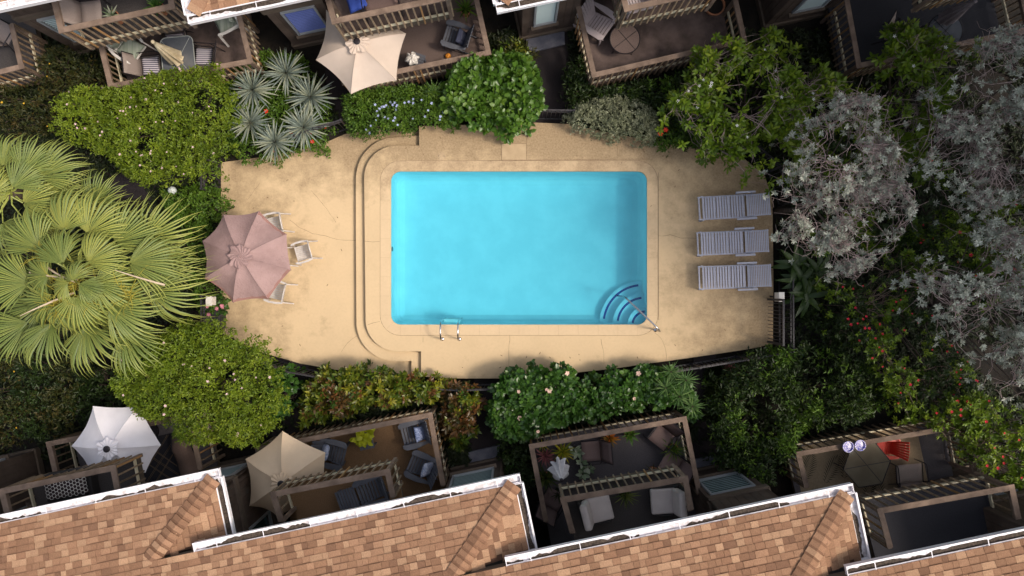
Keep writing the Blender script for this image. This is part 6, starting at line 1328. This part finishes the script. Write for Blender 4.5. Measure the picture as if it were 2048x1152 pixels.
# broad variegated leaves, chartreuse plant, strap leaves: each leaf a part
def leaf_piece(name, kind, par, p, az, el, L_, W_, tint, g, curve=.25):
    n = 6; V, T = [], []
    for i in range(n + 1):
        t = i / n; w = W_ / 2 * math.sin(math.pi * min(1, .08 + t * .92)) ** .7 * (1 - .15 * t); x = t * L_; z = -curve * L_ * t * t
        V += [(x, -w, z + w * .35), (x, 0, z), (x, w, z + w * .35)]
    for i in range(n):
        b = i * 3; T += [(b, b + 3, b + 4), (b, b + 4, b + 1), (b + 1, b + 4, b + 5), (b + 1, b + 5, b + 2)]
    me = raw_mesh(name, V, T, LF[kind], np.clip(tint + .12 * np.array([1, -1, 1] * (n + 1)) * g.random(), 0, 1), smooth=True)
    return inst(name, me, par, Tr(p) @ Ro(az, 4, 'Z') @ Ro(-el, 4, 'Y'))
g = np.random.default_rng(77)
def leafy(name, label, spots, zf, kind, n, L_, W_, cat='potted plant', spread=.16, el=(-.1, 1.2), stemz=.35, pot_=True, curve=.25, group=None):
    c0 = P(*spots[0], zf + stemz); r = thing(name, label, cat, (c0.x, c0.y, zf), 0, group)
    for (px, py) in spots:
        c = P(px, py, zf + stemz)
        for k in range(n):
            a = k * 2.4 + g.uniform(-.3, .3); q = c + Vector((math.cos(a), math.sin(a), 0)) * g.uniform(0, spread * .4); q.z += g.uniform(-.05, .1)
            leaf_piece('leaf', kind, r, q, a, g.uniform(*el), L_ * g.uniform(.75, 1.15), W_ * g.uniform(.8, 1.1), g.uniform(.1, .9), g, curve)
        mb = MB(); mb.tube([(c.x, c.y, zf + (.25 if pot_ else -.03)), (c.x, c.y, c.z + .05)], .02, 6); mb.build('stalk', BARK, r)
        if pot_: mb = MB(); mb.lathe([(.09, 0), (.12, .26), (.13, .26), (.105, .27), (.10, .24), (.01, .24)], (c.x, c.y, zf), 16); mb.build('pot', DARKM, r)
    return r
leafy('variegated_plant', 'string of white edged leafy plants beside the left sling chair', [(1157, 905), (1163, 925), (1166, 948), (1148, 900), (1178, 936)], ZLF, 'varie', 9, .18, .11)
leafy('chartreuse_plant', 'bright yellow green trailing plant on the grey side table', [(722, 872), (736, 868), (728, 880)], ZLF + .48, 'char', 16, .17, .14, spread=.45, stemz=.22, pot_=False)
for i, (px, py, n, l) in enumerate(((1600, 562, 13, .55), (1612, 592, 13, .6), (1588, 528, 12, .5), (1635, 545, 12, .6))):
    leafy('strap_leaf_plant', ['long strap leaved dark green plant right of the lowest lounger', 'strap leaved plant beside the white gate box', 'strap leaved plant peeping out under the silver tree', 'strap leaved plant deeper in the bed near red flowers'][i], [(px, py)], 0, 'strap', n, l, .17, 'plant', .1, (-.1, .9), 1.0, False, .7, 'long strap leaved plants')
leafy('green_shoot', 'small bright leafed plant at the foot of the bottom middle window', [(1020, 935)], 0, 'hib', 10, .18, .09, 'plant', .1, (.1, 1.1), .5, False)
# dark grass
gg = np.random.default_rng(5); W = [P2(x, y, .1) for x, y in [(1420, 740), (1450, 735), (1480, 760), (1480, 830), (1430, 830)]]; A = np.array(W); X = gg.uniform(A[:, 0].min(), A[:, 0].max(), 2600); Y = gg.uniform(A[:, 1].min(), A[:, 1].max(), 2600); a = gg.uniform(0, 6.28, 2600)
tag(leaves('grass', np.stack([X, Y, np.zeros(2600)], 1), np.stack([np.cos(a) * .6, np.sin(a) * .6, np.full(2600, 1.)], 1), np.tile([0, 0, 1.], (2600, 1)) + gg.normal(0, .4, (2600, 3)), gg.uniform(.25, .5, 2600), np.full(2600, .02), gg.random(2600), LF['grass'], None, 1, .35), 'fine dark grass beside the lower right path', 'grass', None, 'stuff')
# fallen leaves on the concrete
DL = mat('dead_leaf', (0.07, 0.035, 0.015), (0.14, 0.07, 0.03), scale=20, rough=.9); rr = random.Random(3)
mb = MB(); mb.v = [(0, -.5, .2), (1, -.1, .3), (1, .1, .1), (0, .5, .15), (-1, 0, .2)]; mb.f = [(0, 1, 2), (0, 2, 3), (0, 3, 4)]; mb.mi = [0] * 3; DLM = mb.mesh('fallen_leaf', DL)
for (px, py) in ((812, 296), (881, 276), (1149, 270), (1157, 266), (1197, 272), (1242, 278), (1288, 303), (1326, 312), (1358, 340), (1287, 300), (1180, 262), (1350, 373), (1158, 709), (1140, 715), (1053, 714), (1080, 706), (1100, 715), (1003, 711), (1243, 326), (1302, 412), (535, 395), (507, 416), (588, 402), (675, 435), (575, 360), (655, 570), (683, 500), (565, 652), (600, 690), (1350, 690), (1405, 700), (1450, 660), (1160, 720), (1275, 715), (1000, 735), (925, 735), (460, 370), (470, 690)):
    z = ZD if px > 731 else 0; p = P(px, py, z + .004); r_ = inst('fallen_leaf', DLM, None, Tr(p) @ Ro(rr.uniform(0, 6), 4, 'Z') @ Matrix.Diagonal((rr.uniform(.022, .045), .02, .02, 1))); w_ = 'west terrace left of the curved step' if px < 731 else 'deck strip above the pool' if py < 330 else 'deck strip below the pool' if py > 650 and px < 1300 else 'deck right of the pool'
    tag(r_, 'tiny brown fallen leaf lying on the ' + w_, 'leaf', 'fallen leaves on the ' + w_)

# fan palms
def blade_mesh(seed, A_=105, n=27, Rr=1.0, fused=.5, droop=.28):
    rr = random.Random(seed); V, T, tt = [], [], []
    for i in range(n):
        a = R(-A_ + 2 * A_ * (i + .5) / n + rr.uniform(-.8, .8)); da = R(A_ / n) * .9; L_ = Rr * (1 - .22 * (abs(a) / R(A_)) ** 2) * rr.uniform(.9, 1.05); tb = (seed * .37 % 1) * .45 + rr.uniform(0, .3); base = len(V)
        drp = droop * rr.uniform(.7, 1.5); swing = rr.uniform(-.16, .16)
        st = [(.04, 1), (.28, 1), (fused, .97), (fused + (1 - fused) * .35, .62), (fused + (1 - fused) * .7, .34), (1.0, .03)]
        for (t, ww) in st:
            r_ = L_ * t; hw = min(r_, fused * L_ * 1.05) * math.tan(da) * ww; over_ = max(0, t - fused) / (1 - fused); aa = a + swing * over_ ** 2
            cx_, cy_ = r_ * math.cos(aa) * (1 - .10 * over_ ** 2), r_ * math.sin(aa); z = .10 * math.sin(t * 2.2) - drp * t ** 2 - .5 * drp * over_ ** 2; px_, py_ = -math.sin(a) * hw, math.cos(a) * hw
            V += [(cx_ + px_, cy_ + py_, z - hw * .9), (cx_, cy_, z + hw * .9), (cx_ - px_, cy_ - py_, z - hw * .9)]; e0 = tb * .35 + .35 * over_; tt += [e0, min(1, tb + .4 + .2 * over_), e0]
        for q in range(len(st) - 1):
            b = base + q * 3; T += [(b, b + 1, b + 4, b + 3), (b + 1, b + 2, b + 5, b + 4)]
    return raw_mesh('blade', V, T, LF['palm'], np.clip(tt, 0, 1))
BM = [blade_mesh(s, A_=a, fused=f, droop=d) for s, a, f, d in ((1, 66, .60, .24), (2, 80, .56, .38), (3, 56, .62, .2), (4, 86, .52, .50), (5, 72, .58, .32))]
PET = mat('petiole', (0.22, 0.26, 0.06), (0.32, 0.34, 0.08), scale=6, rough=.5)
def palm(label, hub, zt, fronds, seed):
    rr = random.Random(seed); hp = P(*hub, zt); r = thing('fan_palm', label, 'palm tree', (hp.x, hp.y, 0), 0, 'fan palms'); 
    mb = MB(); mb.tube([(hp.x, hp.y + .1, -.05), (hp.x + .05, hp.y, zt * .5), (hp.x, hp.y, zt)], [.2, .15, .17], 12); mb.build('trunk', BARK, r)
    for i, (px, py, ang, rad, dz) in enumerate(fronds):
        b = P(px - 14, py + 6, zt + dz); tilt = R(-8 + (12 if dz > .2 else -14 * (dz < 0))) ; px_off = 0; sc = .93 * rad / F * (H - zt - dz)
        f = thing_part('frond', r, Tr(b))
        pts = [hp + Vector((0, 0, -.05)), hp.lerp(b, .5) + Vector((0, 0, .16)), b]; mb = MB(); mb.tube(pts, [.03, .018, .012], 6); fo = mb.build('petiole', PET, f)
        inst('blade', BM[(i * 2 + rr.randint(0, 1)) % 5], f, Tr(b) @ Ro(R(ang), 4, 'Z') @ Ro(tilt, 4, 'Y') @ Ro(R(rr.uniform(-16, 16)), 4, 'X') @ Matrix.Diagonal((sc, sc * rr.uniform(.92, 1.05), sc, 1)))
    return r
def thing_part(name, parent, M):
    o = bpy.data.objects.new(name, None); return link(o, parent, M)
F1 = [(75, 560, 172, 118, -.1), (72, 640, 212, 118, -.6), (95, 492, 130, 118, .1), (144, 455, 94, 118, .15), (190, 462, 62, 118, .2), (245, 480, 36, 122, .0), (205, 410, 64, 92, -.5),
      (272, 521, 6, 130, .3), (305, 470, 24, 110, -.3), (318, 575, -14, 112, -.2), (232, 605, -24, 128, .1), (262, 655, -50, 118, -.5), (190, 645, -82, 118, -.4), (120, 640, -112, 112, -.3), (120, 590, -150, 118, .3),
      (165, 585, -72, 105, .45), (205, 560, -8, 112, .55), (190, 520, 42, 100, .6), (140, 522, 120, 98, .6), (110, 545, 172, 98, .5), (335, 520, 10, 88, -.7), (160, 555, 100, 62, .95), (150, 560, -150, 60, .9), (172, 562, -30, 66, .85),
      (130, 520, 60, 120, -.9), (200, 540, 30, 120, -.9), (110, 600, -140, 120, -.9), (190, 610, -60, 120, -.9), (240, 570, -5, 120, -.9), (120, 560, 180, 110, -.8), (160, 590, -90, 110, -1.0)]
palm('large fan palm at the left edge, centre of the lower and bigger crown', (155, 550), 3.9, F1, 1)
F2 = [(22, 330, 85, 100, .1), (72, 345, 58, 108, .2), (105, 365, 28, 112, .0), (100, 410, -8, 108, -.3), (40, 400, 20, 100, .3), (-10, 350, 125, 105, .1), (-30, 420, 180, 110, .1), (30, 440, -70, 100, -.2), (0, 385, 110, 95, .4), (-20, 470, -140, 100, -.3), (50, 390, 40, 110, -.7), (20, 400, -40, 110, -.7), (0, 400, 170, 110, -.7)]
F2 = [(22, 327, 85, 85, .1), (60, 340, 62, 95, .2), (95, 350, 38, 110, .0), (110, 385, 15, 105, -.2), (60, 400, 5, 95, .1), (20, 400, 150, 100, .1), (-20, 350, 120, 100, 0), (-30, 410, 180, 100, .1), (60, 430, -20, 100, -.1), (20, 440, -60, 90, -.2), (90, 410, -5, 100, -.3), (-10, 440, -120, 90, -.2), (0, 480, -150, 90, -.3), (40, 370, 50, 90, .35), (0, 385, 100, 90, .35)]
palm('smaller fan palm at the upper left edge behind the larger palm', (20, 385), 3.6, F2, 2)
# unseen trees added past the right edge to shade the deck around the loungers
def added_shade_tree(x, y, rad, z0, z1, n, lb):
    g = np.random.default_rng(int(abs(x * 10 + y * 7))); r = thing('added_shade_tree', lb, 'tree', (x, y, 0), 0, 'added unseen shade trees')
    v = norm(g.normal(0, 1, (n, 3))); q = g.random(n) ** .4; zc, zh = (z0 + z1) / 2, (z1 - z0) / 2
    pos = v * q[:, None] * np.array([rad, rad, zh]) * (1 + .15 * np.sin(v[:, :1] * 5 + v[:, 1:2] * 7)) + np.array([x, y, zc])
    leaves('foliage', pos, v + g.normal(0, .5, (n, 3)), np.tile([0, 0, 1.], (n, 1)) + g.normal(0, .5, (n, 3)), g.uniform(.35, .6, n), g.uniform(.2, .34, n), g.random(n), LF['hedge'], r, 1)
    k = np.linspace(0, 1, 7)[:, None]; a = np.array([x, y, -.05]); b = np.array([x + .2, y, z1 * .8]); tubes('trunk', [(a * (1 - k) + b * k, .28, .12)], BARK, r, 8)
    tubes('branch', [(np.array([x, y, z0 * .8]) * (1 - k) + pos[i] * k + np.sin(k * 3.14) * g.normal(0, .2, 3), .09, .02) for i in g.choice(n, 20)], BARK, r, 5)
for i, (x, y, rad, z1) in enumerate(((16.8, -1.0, 2.6, 17), (16.6, 2.8, 2.8, 17), (16.8, 6.8, 2.9, 17.5), (16.6, 11.0, 2.7, 16))):
    added_shade_tree(x, y, rad, 5.0, z1, 8500, 'added unseen shade tree past the right edge, %s along its row' % ('first', 'second', 'third', 'fourth')[i])
# palm flower stalks
g = np.random.default_rng(9)
pr_ = bpy.data.objects['fan_palm']; lines = []
for (px, py) in ((92, 505), (128, 575), (140, 595), (115, 610), (175, 600), (150, 570), (215, 575), (260, 590), (165, 545)):
    for q in range(26):
        s = np.array(P(px, py, 4.15)) + g.normal(0, .05, 3); k = np.linspace(0, 1, 6)[:, None]; e = s + g.normal(0, .26, 3) * [1, 1, .4] + [0, 0, .12]
        lines.append((s * (1 - k) + e * k + np.sin(k * 3.14) * [0, 0, .12] + g.normal(0, .012, (6, 3)), .009, .005))
tag(tubes('flower_stalks', lines, mat('palm_flower_stalk', (0.30, 0.24, 0.02), (0.42, 0.36, 0.05), scale=9, rough=.8), pr_, 3), kind='stuff')
lines = []
for (x0, y0, x1, y1) in ((40, 632, 150, 585), (230, 540, 330, 570), (150, 565, 95, 535), (155, 560, 60, 545)):
    a_, b_ = np.array(P(x0, y0, 4.45)), np.array(P(x1, y1, 4.2)); k = np.linspace(0, 1, 6)[:, None]; mb = MB(); mb.tube([Vector(v_) for v_ in (a_ * (1 - k) + b_ * k + np.sin(k * 3.14) * [0, 0, .08])], [.006, .014, .018, .022, .024, .028], 6); mb.build('dry_stalk', mat('dry_stalk', (.45, .35, .24), (.55, .44, .32), scale=6, rough=.8), pr_)
